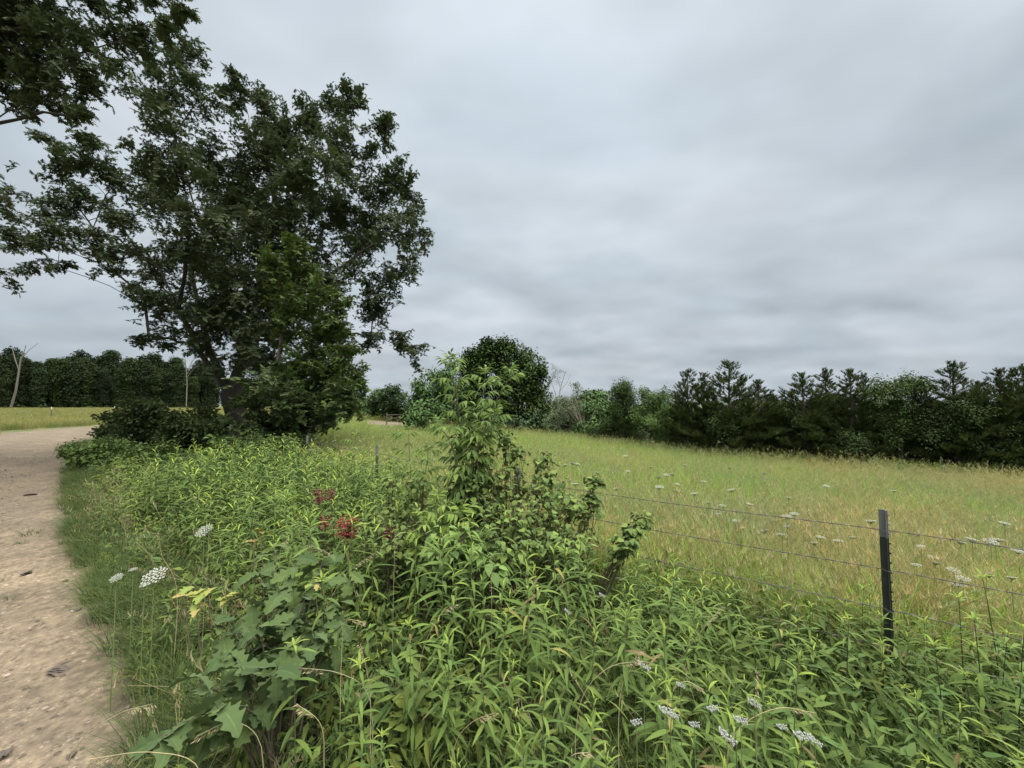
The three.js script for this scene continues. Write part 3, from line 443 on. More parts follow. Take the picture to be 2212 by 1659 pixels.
// ---- the wood across the far field
{
  const spray = sprayLeaf(111, 34, 0.42, col(0.029, 0.042, 0.019), 0.95, 0.42), kinds = [0, 1, 2, 3, 4].map((v) => {
    const r = rngOf(600 + v), mats = [], cols = [], H = 20;
    for (let k = 0; k < 330; k++) { const f = 0.13 + 0.87 * r(), a = r() * 6.28, R = 3.1 * (f < 0.55 ? 0.55 + 0.5 * f : Math.sqrt(Math.max(0, 1 - ((f - 0.55) / 0.47) ** 2))) * (0.85 + 0.3 * noise(Math.cos(a) + v * 3, f * 5)), q = R * (0.55 + 0.45 * Math.sqrt(r())); mats.push(mat4(V(Math.cos(a) * q, f * H - 0.6, Math.sin(a) * q), r() - 0.5, r() * 6.28, r() - 0.5, 0.75 + r() * 0.55)); cols.push(shade(col(...[[1, 1, 1], [1.25, 1.2, 1], [0.8, 0.85, 0.9], [1.1, 1.15, 1.1], [1.3, 1.3, 1.0]][v]), r, 0.28, 0.1)); }
    const trunk = new Acc(); trunk.tube([V(0, -0.2, 0), V(0.15, 6, 0.1), V(0, 12, 0), V(0.1, 18, 0)], [0.3, 0.22, 0.14, 0.04], 7, col(0.12, 0.105, 0.085));
    return { mats, cols, trunk: trunk.geo() };
  });
  const r = rngOf(66); let k = 0;
  const put = (x, z, s, label) => { const b = V(x, ground(x, z), z), g = thing('forest_tree', label, 'tree', b, 'trees of the wood across the far field'), q = kinds[k++ % 5]; part('trunk', q.trunk, barkMat, g); inst('crown', spray, M.far, q.mats, q.cols, g); g.scale.setScalar(s); g.rotation.y = r() * 6.28; };
  const A = V(-172, 0, -112), B = V(-112, 0, -147), across = V(-0.5, 0, -0.86);
  for (let row = 0; row < 4; row++) for (let t = 0; t <= 1.0001; t += 1 / 20) {
    const p = A.clone().lerp(B, t + (r() - 0.5) * 0.03).addScaledVector(across, row * 4.2 + (r() - 0.5) * 2.4);
    put(p.x, p.z, (row === 0 ? 0.86 : 0.99) * (0.74 + 0.42 * r()) * lerp(1.0, 0.88, t), row === 0 ? 'tall dark tree in the front row of the wood' : 'tall dark tree behind the front row of the wood');
  }
  for (const [px, D, s] of [[486, 170, 0.5], [505, 165, 0.55], [528, 168, 0.62], [552, 160, 0.6], [580, 165, 0.62], [610, 170, 0.6], [640, 160, 0.6], [670, 165, 0.62], [700, 165, 0.6]]) { const b = onGround(px, D); put(b.x, b.z, s, 'smaller far tree past the end of the wood'); }
  const under = sprayLeaf(112, 20, 0.5, col(0.045, 0.065, 0.03), 0.7, 0.4), mu = [], cu = [];
  for (let q = 0; q < 520; q++) { const p = A.clone().lerp(B, r() * 1.06 - 0.03).addScaledVector(across, -2.6 + r() * 16); p.y = ground(p.x, p.z) + 0.3 + r() * r() * 2.4; mu.push(mat4(p, r(), r() * 6.28, r(), 0.7 + r() * 0.7)); cu.push(shade(WHITE, r, 0.3, 0.12)); }
  tag(inst('undergrowth', under, M.far, mu, cu), 'dark brush along the foot of the wood', 'undergrowth');
  const pale = (px0, pts, D, label) => { const b = onGround(px0, D), g = thing('bare_tree', label, 'tree', b), acc = new Acc(); for (const [r0, line] of pts) acc.tube([...line.map(([x, y]) => P(x, y, D).sub(b))], line.map((_, i) => 0.75 * r0 * (1 - i / line.length * 0.7)), 6, col(0.15, 0.138, 0.115)); part('trunk', acc.geo(), barkMat, g); };
  pale(22, [[0.42, [[22, 886], [34, 845], [41, 800], [46, 770]]], [0.2, [[41, 800], [32, 775], [26, 750]]], [0.16, [[41, 790], [52, 760], [56, 745]]], [0.1, [[46, 775], [64, 755], [82, 742]]]], 108, 'pale leaning half-bare tree before the dark wood');
  pale(402, [[0.26, [[402, 886], [404, 830], [402, 795], [400, 775]]], [0.12, [[403, 810], [416, 780], [440, 760]]], [0.1, [[402, 800], [398, 780], [396, 768]]], [0.09, [[404, 815], [425, 790], [450, 778]]], [0.08, [[404, 800], [420, 770], [425, 752]]]], 130, 'grey bare tree standing in the edge of the wood near the oak');
}
{ // low far ridge
  const p = [], ix = []; const N = 120;
  for (let k = 0; k <= N; k++) { const a = Math.PI * (0.9 + 1.2 * k / N), R = 900, h = 9 + 6 * fbm(k * 0.12, 2, 3); p.push(Math.cos(a) * R, -6, Math.sin(a) * R, Math.cos(a) * (R + 20), h, Math.sin(a) * (R + 20), Math.cos(a) * (R + 160), h * 0.9, Math.sin(a) * (R + 160)); if (k) { const b = (k - 1) * 3; for (const o of [0, 1]) ix.push(b + o, b + o + 1, b + o + 3, b + o + 1, b + o + 4, b + o + 3); } }
  const g = new THREE.BufferGeometry(); g.setAttribute('position', new THREE.Float32BufferAttribute(p, 3)); g.setIndex(ix); g.computeVertexNormals();
  tag(part('hills', g, new THREE.MeshStandardMaterial({ color: col(0.075, 0.1, 0.085), roughness: 1, side: THREE.DoubleSide }), scene), 'low wooded ridge on the horizon', 'hills', null, 'structure');
}
console.log('wood done');

// ---------------------------------------------------------------- fence
const postXZ = [[4.3, -0.75], [2.13, -2.31], [0.06, -3.8], [-1.95, -5.85], [-3.92, -7.74], [-5.95, -9.6], [-8.0, -11.4], [-10.1, -13.3]];
const wireH = [0.985, 0.765, 0.545, 0.33];
{
  const paint = new THREE.MeshStandardMaterial({ vertexColors: true, roughness: 0.62, metalness: 0.0 }), zinc = new THREE.MeshStandardMaterial({ vertexColors: true, roughness: 0.45, metalness: 0.35 }), wireMat = new THREE.MeshStandardMaterial({ color: col(0.115, 0.1, 0.088), roughness: 0.6, metalness: 0.5 });
  const r = rngOf(9);
  const box = (acc, w, h, d, x, y, z, c) => acc.add(new THREE.BoxGeometry(w, h, d, 1, Math.max(1, Math.round(h / 0.08)), 1), new THREE.Matrix4().makeTranslation(x, y, z), c);
  const section = (y0, y1, tones) => { const acc = new Acc(), h = y1 - y0; box(acc, 0.036, h, 0.0045, 0, y0 + h / 2, 0, tones); box(acc, 0.0045, h, 0.030, 0, y0 + h / 2, -0.0172, tones); box(acc, 0.009, h, 0.0045, 0, y0 + h / 2, 0.0046, tones); const g = acc.geo(), c = g.attributes.color; for (let k = 0; k < c.count; k++) { const m = 0.75 + 0.5 * r(); c.setXYZ(k, c.getX(k) * m, c.getY(k) * m, c.getZ(k) * m * 0.97); } return g.toNonIndexed().deleteAttribute('normal'); };
  const names = ['steel post past the picture edge', 'near steel fence post with grey tip, standing clear of the weeds', 'steel fence post with its tip showing out of the vine mound', 'steel fence post with pale tip between the vine mound and the oak', 'steel fence post with pale tip beside the oak saplings', 'steel fence post hidden among the oak saplings', 'steel fence post with pale tip in front of the oak trunk', 'farthest steel fence post among the shrubs left of the oak'];
  const postGeo = (() => { const b = section(-0.5, 0.945, col(0.022, 0.026, 0.022)), t = section(0.946, 1.1, col(0.17, 0.175, 0.18)); b.computeVertexNormals(); t.computeVertexNormals(); return [b, t]; })();
  const studGeo = new THREE.BoxGeometry(0.013, 0.009, 0.007);
  postXZ.forEach(([x, z], k) => {
    const y = ground(x, z), g = thing('fence_post', names[k], 'fence post', V(x, Math.max(y, 0.0), z), 'steel posts of the wire fence');
    g.rotation.y = 0.62 + (r() - 0.5) * 0.2; g.rotation.z = (r() - 0.5) * 0.03;
    part('post_body', postGeo[0], paint, g); const t = part('post_tip', postGeo[1], zinc, g); t.userData.label = 'bare grey painted tip';
    if (k === 1 || k === 2) for (let h = 0.12; h < 1.08; h += 0.053) { const s = part('stud', studGeo, h < 0.94 ? M.studDark ??= matte({ vertex: false, color: col(0.022, 0.026, 0.022), rough: 0.6 }) : M.studPale ??= matte({ vertex: false, color: col(0.17, 0.175, 0.18), rough: 0.5 }), g); s.position.set(0, h, 0.0105); }
    if (k === 1 || k === 2) for (const h of wireH) { const c = part('wire_clip', M.clipGeo ??= new THREE.TorusGeometry(0.024, 0.0016, 5, 16), wireMat, g); c.position.set(0, h, -0.004); c.rotation.x = Math.PI / 2 + 0.15; }
  });
  wireH.forEach((h, w) => {
    const pts = [], barbs = new Acc();
    postXZ.forEach(([x, z], k) => { const off = 0.013, X = x + Math.sin(0.62) * off, Z = z + Math.cos(0.62) * off, p = V(X, Math.max(ground(x, z), 0) + h, Z); if (k) { const q = pts[pts.length - 1]; const mid = q.clone().lerp(p, 0.5); mid.y -= 0.012 + 0.014 * r(); pts.push(mid); } pts.push(p); });
    const curve = new THREE.CatmullRomCurve3(pts), Ltot = curve.getLength(), n = Math.round(Ltot / 0.025), acc = new Acc(), ph = r() * 6;
    const line = (side) => { const out = [], T = V(), A = V(), B = V(); for (let k = 0; k <= n; k++) { const t = k / n, p = curve.getPoint(t); curve.getTangent(t, T); A.crossVectors(T, V(0, 1, 0)).normalize(); B.crossVectors(A, T); const a = side * Math.PI + ph + k * 0.025 / 0.075 * Math.PI * 0.9; out.push(p.addScaledVector(A, Math.cos(a) * 0.0021).addScaledVector(B, Math.sin(a) * 0.0021)); } return out; };
    for (const s of [0, 1]) { const l = line(s); acc.tube(l, l.map(() => 0.0016), 4, WHITE); }
    for (let d = 0.06; d < Math.min(Ltot, 13); d += 0.125) { const p = curve.getPointAt(d / Ltot), T = curve.getTangentAt(d / Ltot), A = V().crossVectors(T, V(0, 1, 0)).normalize(), B = V().crossVectors(A, T), a = r() * 3; for (const q of [0, 1.57, 3.14, 4.71]) { const dir = A.clone().multiplyScalar(Math.cos(a + q)).addScaledVector(B, Math.sin(a + q)); barbs.tube([p.clone().addScaledVector(T, 0.003 * (q > 2 ? 1 : -1)), p.clone().addScaledVector(dir, 0.016).addScaledVector(T, 0.004 * (q > 2 ? 1 : -1))], [0.0016, 0.0005], 4, WHITE); } barbs.tube([p.clone().addScaledVector(T, -0.007), p.clone().addScaledVector(T, 0.007)], [0.0042, 0.0042], 5, WHITE); }
    const g = thing('barbed_wire', ['top strand of barbed wire along the fence', 'second strand of barbed wire from the top of the fence', 'third strand of barbed wire from the top of the fence', 'lowest strand of barbed wire in the weeds'][w], 'wire', V(0, 0, 0), 'barbed wire strands');
    part('strand', acc.geo(), wireMat, g); part('barbs', barbs.geo(), wireMat, g).userData.kind = 'stuff';
  });
  // far things of wood and steel
  const wood = matte({ vertex: false, color: col(0.09, 0.075, 0.06) });
  const bar = (parent, name, a, b, rad) => { const d = b.clone().sub(a), m = part(name, new THREE.CylinderGeometry(rad, rad * 1.08, d.length(), 8), wood, parent); m.position.copy(a).addScaledVector(d, 0.5); m.quaternion.setFromUnitVectors(V(0, 1, 0), d.normalize()); };
  { const b = onGround(836, 42), g = thing('field_gate', 'far gate across the dirt track beyond the meadow', 'gate', b), w = 2.6, t = V(0.98, 0, -0.2); for (const q of [0, 1]) bar(g, 'gate_post', t.clone().multiplyScalar(q * w).setY(-0.2), t.clone().multiplyScalar(q * w).setY(1.25), 0.075); for (const h of [0.35, 0.72, 1.05]) bar(g, 'rail', t.clone().multiplyScalar(0.05).setY(h), t.clone().multiplyScalar(w - 0.05).setY(h), 0.03); bar(g, 'brace', t.clone().multiplyScalar(0.1).setY(1.0), t.clone().multiplyScalar(w * 0.5).setY(0.38), 0.025); }
  { const b = onGround(346, 27), g = thing('fence_brace', 'old wooden corner brace behind the dark shrubs', 'fence post', b); bar(g, 'brace_post', V(0, -0.2, 0), V(0, 1.35, 0), 0.11); bar(g, 'brace_post', V(0.95, -0.2, -0.3), V(0.95, 1.3, -0.3), 0.11); bar(g, 'brace', V(0.05, 1.15, 0), V(0.9, 0.5, -0.28), 0.05); }
  for (const [px, D, label] of [[112, 46, 'lone far fence post with white top standing in the field across the road'], [248, 60, 'small far fence post in the field between the white-topped post and the shrubs'], [362, 66, 'small far fence post in the field just above the shrubs']]) { const b = onGround(px, D), g = thing('field_post', label, 'fence post', b, 'far fence posts in the field'); bar(g, 'post_body', V(0, -0.2, 0), V(0, 1.05, 0), 0.045); const m = part('post_tip', new THREE.CylinderGeometry(0.05, 0.05, 0.32, 8), M.tipMat ??= matte({ vertex: false, color: col(0.5, 0.5, 0.47) }), g); m.position.y = 1.19; }
}
console.log('fence done');

// ---------------------------------------------------------------- grasses
function tuft(seed, n, h, w, tone, o = {}) {
  const r = rngOf(seed), acc = new Acc();
  for (let k = 0; k < n; k++) {
    const a = r() * 6.28, rad = (o.rad ?? 0.07) * Math.sqrt(r()), H = h * (0.55 + 0.5 * r()), lean = (o.lean ?? 0.35) * (0.3 + r()), bow = (o.bow ?? 0.3) * r(), d = V(Math.cos(a), 0, Math.sin(a)), b = d.clone().multiplyScalar(rad);
    const pts = [0, 0.35, 0.7, 1].map((t) => b.clone().add(V(0, H * (t - bow * t * t * t), 0)).addScaledVector(d, H * lean * t * t).add(V(H * 0.10 * t * t, 0, 0)));
    acc.add(strip(pts, w, w * 0.15, V(-d.z, r() * 0.4, d.x).cross(V(0, 1, 0)).add(V(0, 0.2, 0))), I4, shade(tone, r, 0.25, 0.14));
    if (o.seedHead && r() < o.seedHead) {
      const tip = pts[3], dirT = pts[3].clone().sub(pts[2]).normalize(), L = 0.09 + r() * 0.07, c = shade(o.headTone, r, 0.2, 0.1);
      acc.tube([pts[0], pts[1], pts[2], tip], [0.0016, 0.0014, 0.0012, 0.001], 3, c);
      for (let j = 0; j < 7; j++) { const q = tip.clone().addScaledVector(dirT, L * (j / 7 - 0.2)).add(V(0, -0.03 * (j / 7) ** 2, 0)), aa = r() * 6.28; acc.add(strip([q, q.clone().add(V(Math.cos(aa) * 0.011, 0.016, Math.sin(aa) * 0.011)), q.clone().add(V(Math.cos(aa) * 0.015, 0.034, Math.sin(aa) * 0.015))], 0.0065, 0.002, V(r() - 0.5, 0.1, r() - 0.5)), I4, c); }
    }
  }
  return acc.geo();
}
const gGreen = col(0.245, 0.36, 0.074), gTan = col(0.42, 0.38, 0.17), gDeep = col(0.08, 0.118, 0.03);
{
  const green = [tuft(1, 24, 0.8, 0.0075, gGreen, { rad: 0.11, seedHead: 0.12, headTone: col(0.34, 0.31, 0.15), bow: 0.4, lean: 0.45 }), tuft(2, 24, 0.74, 0.0085, col(0.225, 0.345, 0.068), { rad: 0.1, bow: 0.45, lean: 0.5 })];
  const dry = [tuft(3, 20, 0.84, 0.0055, col(0.31, 0.325, 0.1), { rad: 0.1, seedHead: 0.5, headTone: gTan, lean: 0.4 }), tuft(4, 18, 0.9, 0.0048, gTan, { rad: 0.1, seedHead: 0.65, headTone: col(0.38, 0.33, 0.16), lean: 0.35 })];
  const lists = [...green, ...dry].map(() => [[], []]), r = rngOf(21);
  const put = (x, z, s) => {
    const D = -z, wide = x / D; if (D > 17 && wide > -0.36 && wide < -0.2) s *= lerp(1, 0.42, sstep(17, 24, D));
    let dryness = 0.0 + 0.5 * fbm(x * 0.25, z * 0.25, 3) + 0.3 * sstep(0.30, 0.7, wide) * sstep(9, 5.0, D) * sstep(2.6, 3.6, nOf(x, z) * 0.9) + 0.6 * sstep(9.5, 13, x + 0.15 * (D - 10)) * sstep(6, 9, D);
    if (D > 14 && x < 3) dryness += 0.22 * fbm(x * 0.08, z * 0.12, 2) + 0.04;
    const k = r() < dryness ? 2 + (r() < 0.4 ? 1 : 0) : (r() < 0.5 ? 0 : 1);
    lists[k][0].push(mat4(V(x, ground(x, z) - 0.01, z), (r() - 0.5) * 0.15, r() * 6.28, (r() - 0.5) * 0.15, s * (0.75 + r() * 0.45)));
    const lush = clamp(0.5 + 0.9 * fbm(x * 0.3 + 9, z * 0.3, 3), 0, 1); if (fbm(x * 0.9, z * 0.9 + 4, 2) > 0.1) lists[k][0][lists[k][0].length - 1].multiply(new THREE.Matrix4().makeScale(1.15, 1.15, 1.15)); lists[k][1].push(shade(col(lerp(1.16, 0.84, lush), lerp(1.08, 0.98, lush), 1), r, 0.12, 0.05));
  };
  const scatter = (n, d0, d1, left, right, s, keep) => { for (let k = 0; k < n; k++) { const D = Math.sqrt(lerp(d0 * d0, d1 * d1, r())), x = D * lerp(left, right, r()); if (keep(x, -D)) put(x, -D, s); } };
  const hedgeKeep = (x, z) => { const px = 1106 + x / -z * FOCAL / 0.46293; return px < 1240 || -z < hedgeZ(px) + 1.5; };
  const meadow = (x, z) => nOf(x, z) > 3.15 + 0.25 * noise(x, z) && hedgeKeep(x, z) && -z < 62 && !(sOf(x, z) > 25 && nOf(x, z) < 30 && sOf(x, z) > 34 - 0);
  scatter(9500, 2.4, 6.5, -0.9, 1.5, 0.88, meadow); scatter(10500, 6.5, 14, -0.75, 1.5, 0.95, meadow); scatter(9500, 14, 30, -0.6, 1.4, 1.0, meadow); scatter(7000, 30, 60, -0.5, 0.35, 1.25, meadow);
  lists.forEach(([m, c], k) => tag(inst('meadow_grass', [...green, ...dry][k], M.grass, m, c), ['lush green meadow grass with arching blades', 'bent green meadow grass growing across the field', 'yellowed meadow grass with seed heads', 'dry tan meadow grass with full seed heads'][k], 'grass'));
  // far field left of the road
  const A = [], C = [], B = [], CB = [];
  const big = tuft(7, 40, 0.8, 0.02, col(0.19, 0.225, 0.06), { rad: 0.5, bow: 0.3 }), bigDry = tuft(8, 36, 0.85, 0.018, col(0.29, 0.265, 0.10), { rad: 0.5 });
  for (let k = 0; k < 16000; k++) {
    const D = 18 + Math.pow(r(), 1.5) * 110, x = D * lerp(-1.42, -0.25, r()), z = -D, s = sOf(x, z), n = nOf(x, z);
    const off = s < 38 ? n < -6 + s * 0.045 + 2.2 * sstep(30, 38, s) : (s - 38 > (n + 3.6) * 1.1 + 2.5 || s > 49.5); if (!off) continue;
    const p = mat4(V(x, ground(x, z), z), (r() - 0.5) * 0.2, r() * 6.28, (r() - 0.5) * 0.2, lerp(0.72, 1.2, (D - 18) / 110)); const edgeGreen = sstep(8, 0, Math.min(Math.abs(s - 40 - n), 20));
    if (r() < 0.5 - 0.35 * edgeGreen + 0.3 * fbm(x * 0.06, z * 0.06, 2)) { B.push(p); CB.push(shade(WHITE, r, 0.15, 0.08)); } else { A.push(p); C.push(shade(col(lerp(1, 0.75, edgeGreen), 1, 1), r, 0.15, 0.08)); }
  }
  tag(inst('field_grass', big, M.grass, A, C), 'yellow-green grass of the field across the road', 'grass'); tag(inst('field_grass', bigDry, M.grass, B, CB), 'straw-coloured grass of the field across the road', 'grass');
  // roadside grass
  const side = [tuft(11, 30, 0.46, 0.006, gDeep, { rad: 0.09, lean: 0.7, bow: 0.5 }), tuft(12, 24, 0.36, 0.0055, col(0.09, 0.125, 0.035), { rad: 0.08, lean: 0.9, bow: 0.55 })], L = [[[], []], [[], []]];
  for (let k = 0; k < 5200; k++) {
    const s = -1.2 + Math.pow(r(), 1.3) * 24, e = innerN(s), n = e + 0.02 + 0.1 * noise(s * 3, 1) + Math.pow(r(), 1.6) * 1.6, [x, z] = ns(n, s); if (Math.hypot(x, z) < 1.0 || (Math.hypot(x + 0.75, z + 1.25) < 0.55)) continue;
    const q = r() < 0.6 ? 0 : 1; L[q][0].push(mat4(V(x, ground(x, z), z), (r() - 0.5) * 0.3, r() * 6.28, (r() - 0.5) * 0.3, (0.7 + r() * 0.5) * lerp(0.75, 1.15, sstep(0, 0.8, n - e)))); L[q][1].push(shade(WHITE, r, 0.2, 0.14));
  }
  L.forEach(([m, c], q) => tag(inst('verge_grass', side[q], M.grass, m, c), ['dark green grass leaning along the road edge', 'short mixed grass along the road edge'][q], 'grass'));
  // tall thin grass among the weeds
  const thin = tuft(13, 14, 0.7, 0.006, col(0.115, 0.165, 0.04), { rad: 0.12, lean: 0.5, bow: 0.5 }), mt = [], ct = [];
  for (let k = 0; k < 2300; k++) { const s = -2.4 + Math.pow(r(), 1.3) * 13, n = 0.9 + r() * 2.6, [x, z] = ns(n, s); if (-z < 1.15 || Math.hypot(x - 0.2, z + 3.1) < 0.75 || Math.hypot(x + 1.0, z + 1.85) < 0.6) continue; mt.push(mat4(V(x, ground(x, z), z), (r() - 0.5) * 0.2, r() * 6.28, (r() - 0.5) * 0.2, 0.6 + r() * 0.5)); ct.push(shade(WHITE, r, 0.2, 0.12)); }
  tag(inst('verge_grass', thin, M.grass, mt, ct), 'thin bright grass growing between the weeds of the verge', 'grass');
}
console.log('grass done');

// ---------------------------------------------------------------- leafy weeds
const rodLeaf = [blade(1, lanceW(0.066), 5, 0.8, 0.35), blade(1, lanceW(0.058), 5, 1.2, 0.3, 0.5), blade(1, lanceW(0.072), 5, 0.4, 0.45, -0.3)];
const sunLeaf = [blade(1, lanceW(0.076), 6, 1.2, 0.3), blade(1, lanceW(0.084), 6, 0.8, 0.3, 0.3), blade(1, lanceW(0.07), 6, 1.6, 0.25, -0.3)];
const T = { rod: [col(0.100, 0.158, 0.036), col(0.124, 0.184, 0.042), col(0.078, 0.128, 0.032)], young: [col(0.22, 0.30, 0.052), col(0.25, 0.32, 0.058)], stem: col(0.11, 0.13, 0.05), darkStem: col(0.035, 0.026, 0.024) };
const leafMats = { old: [col(0.22, 0.21, 0.06), col(0.17, 0.13, 0.06)].map((c) => leafy({ color: c, vertex: false })), rod: T.rod.map((c) => leafy({ color: c, vertex: false })), young: T.young.map((c) => leafy({ color: c, vertex: false, through: 0.35 })) };
// the leaves of one stem: [{m, shape, young, v}] and the stem's points
function rodPlan(r, H, o = {}) {
  const leanA = r() * 6.28, lean = (o.lean ?? 0.10) * r() * H, top = V(Math.cos(leanA) * lean, H, Math.sin(leanA) * lean), at = (t) => V(top.x * t * t, H * t, top.z * t * t), leaves = [];
  const n = Math.round(H / (o.gap ?? 0.021)), t0 = o.from ?? 0.22;
  for (let k = 0; k < n; k++) {
    const f = k / (n - 1), t = t0 + (1 - t0) * Math.pow(f, 0.92), a = k * 2.39996 + (r() - 0.5) * 0.5, upper = sstep(0.72, 1.0, f), L = (o.leaf ?? 0.098) * lerp(lerp(0.7, 1.08, sstep(0, 0.35, f)), 0.45, Math.pow(upper, 1.4)) * (0.8 + 0.4 * r());
    const pitch = lerp(lerp(0.25, -0.45, f), -1.15, upper) + (r() - 0.5) * 0.45;
    leaves.push({ m: [at(t), pitch, a, (r() - 0.5) * 0.5, L], shape: Math.floor(r() * 3), young: f > 0.86 + 0.06 * r(), v: Math.floor(r() * 3) });
  }
  return { leaves, stem: [0, 0.3, 0.6, 0.85, 1].map(at), R: 0.0028 };
}
function sunPlan(r, H, o = {}) {                                       // paired, drooping, wider leaves and a whorl at the tip
  const leanA = r() * 6.28, lean = 0.12 * r() * H, at = (t) => V(Math.cos(leanA) * lean * t * t, H * t, Math.sin(leanA) * lean * t * t), leaves = [], n = Math.round(H / (o.gap ?? 0.085));
  let turn = r() * 3;
  for (let k = 0; k < n; k++) { const f = k / (n - 1), t = 0.25 + 0.73 * f; turn += 1.57 + (r() - 0.5) * 0.3; for (const s of [0, Math.PI]) leaves.push({ m: [at(t), lerp(0.05, -0.55, f) + (r() - 0.5) * 0.4, turn + s + (r() - 0.5) * 0.4, (r() - 0.5) * 0.4, (o.leaf ?? 0.13) * lerp(1.05, 0.8, f) * (0.8 + 0.35 * r())], shape: Math.floor(r() * 3), young: false, v: Math.floor(r() * 3) }); }
  for (let k = 0; k < 6; k++) leaves.push({ m: [at(1), -0.85 - r() * 0.5, k * 1.05 + turn, 0, (o.leaf ?? 0.13) * (0.36 + 0.25 * r())], shape: k % 3, young: true, v: k % 2 });
  return { leaves, stem: [0, 0.3, 0.6, 0.85, 1].map(at), R: 0.0036 };
}
const stemGeo = (plan, c) => new Acc().tube(plan.stem, plan.stem.map((_, k) => plan.R * (1 - 0.14 * k)), 5, c).geo();
function mergedPlant(plan, shapes, seed, stemTone) {                   // whole plant as one foliage mesh, for plants too far to pick leaves apart
  const r = rngOf(seed), acc = new Acc();
  for (const l of plan.leaves) acc.add(shapes[l.shape], mat4(...l.m), shade(l.young ? T.young[l.v % 2] : T.rod[l.v], r, 0.12, 0.06));
  return { foliage: acc.geo(), stem: stemGeo(plan, stemTone ?? T.stem) };
}
function leafPlant(name, label, category, group, p, turn, plan, shapes, stem) {  // every leaf a mesh of its own
  const g = thing(name, label, category, p, group); g.rotation.y = turn;
  part('stem', stem, M.stem, g);
  plan.leaves.forEach((l, i) => { const m = part('leaf', shapes[l.shape], l.young ? leafMats.young[l.v % 2] : (i * 7 + Math.round(Math.abs(p.x) * 100)) % 31 === 0 ? leafMats.old[i % 2] : leafMats.rod[l.v], g), [q, ex, ey, ez, s] = l.m; m.position.copy(q); m.rotation.set(ex, ey, ez, 'YXZ'); m.scale.setScalar(s); });
  return g;
}
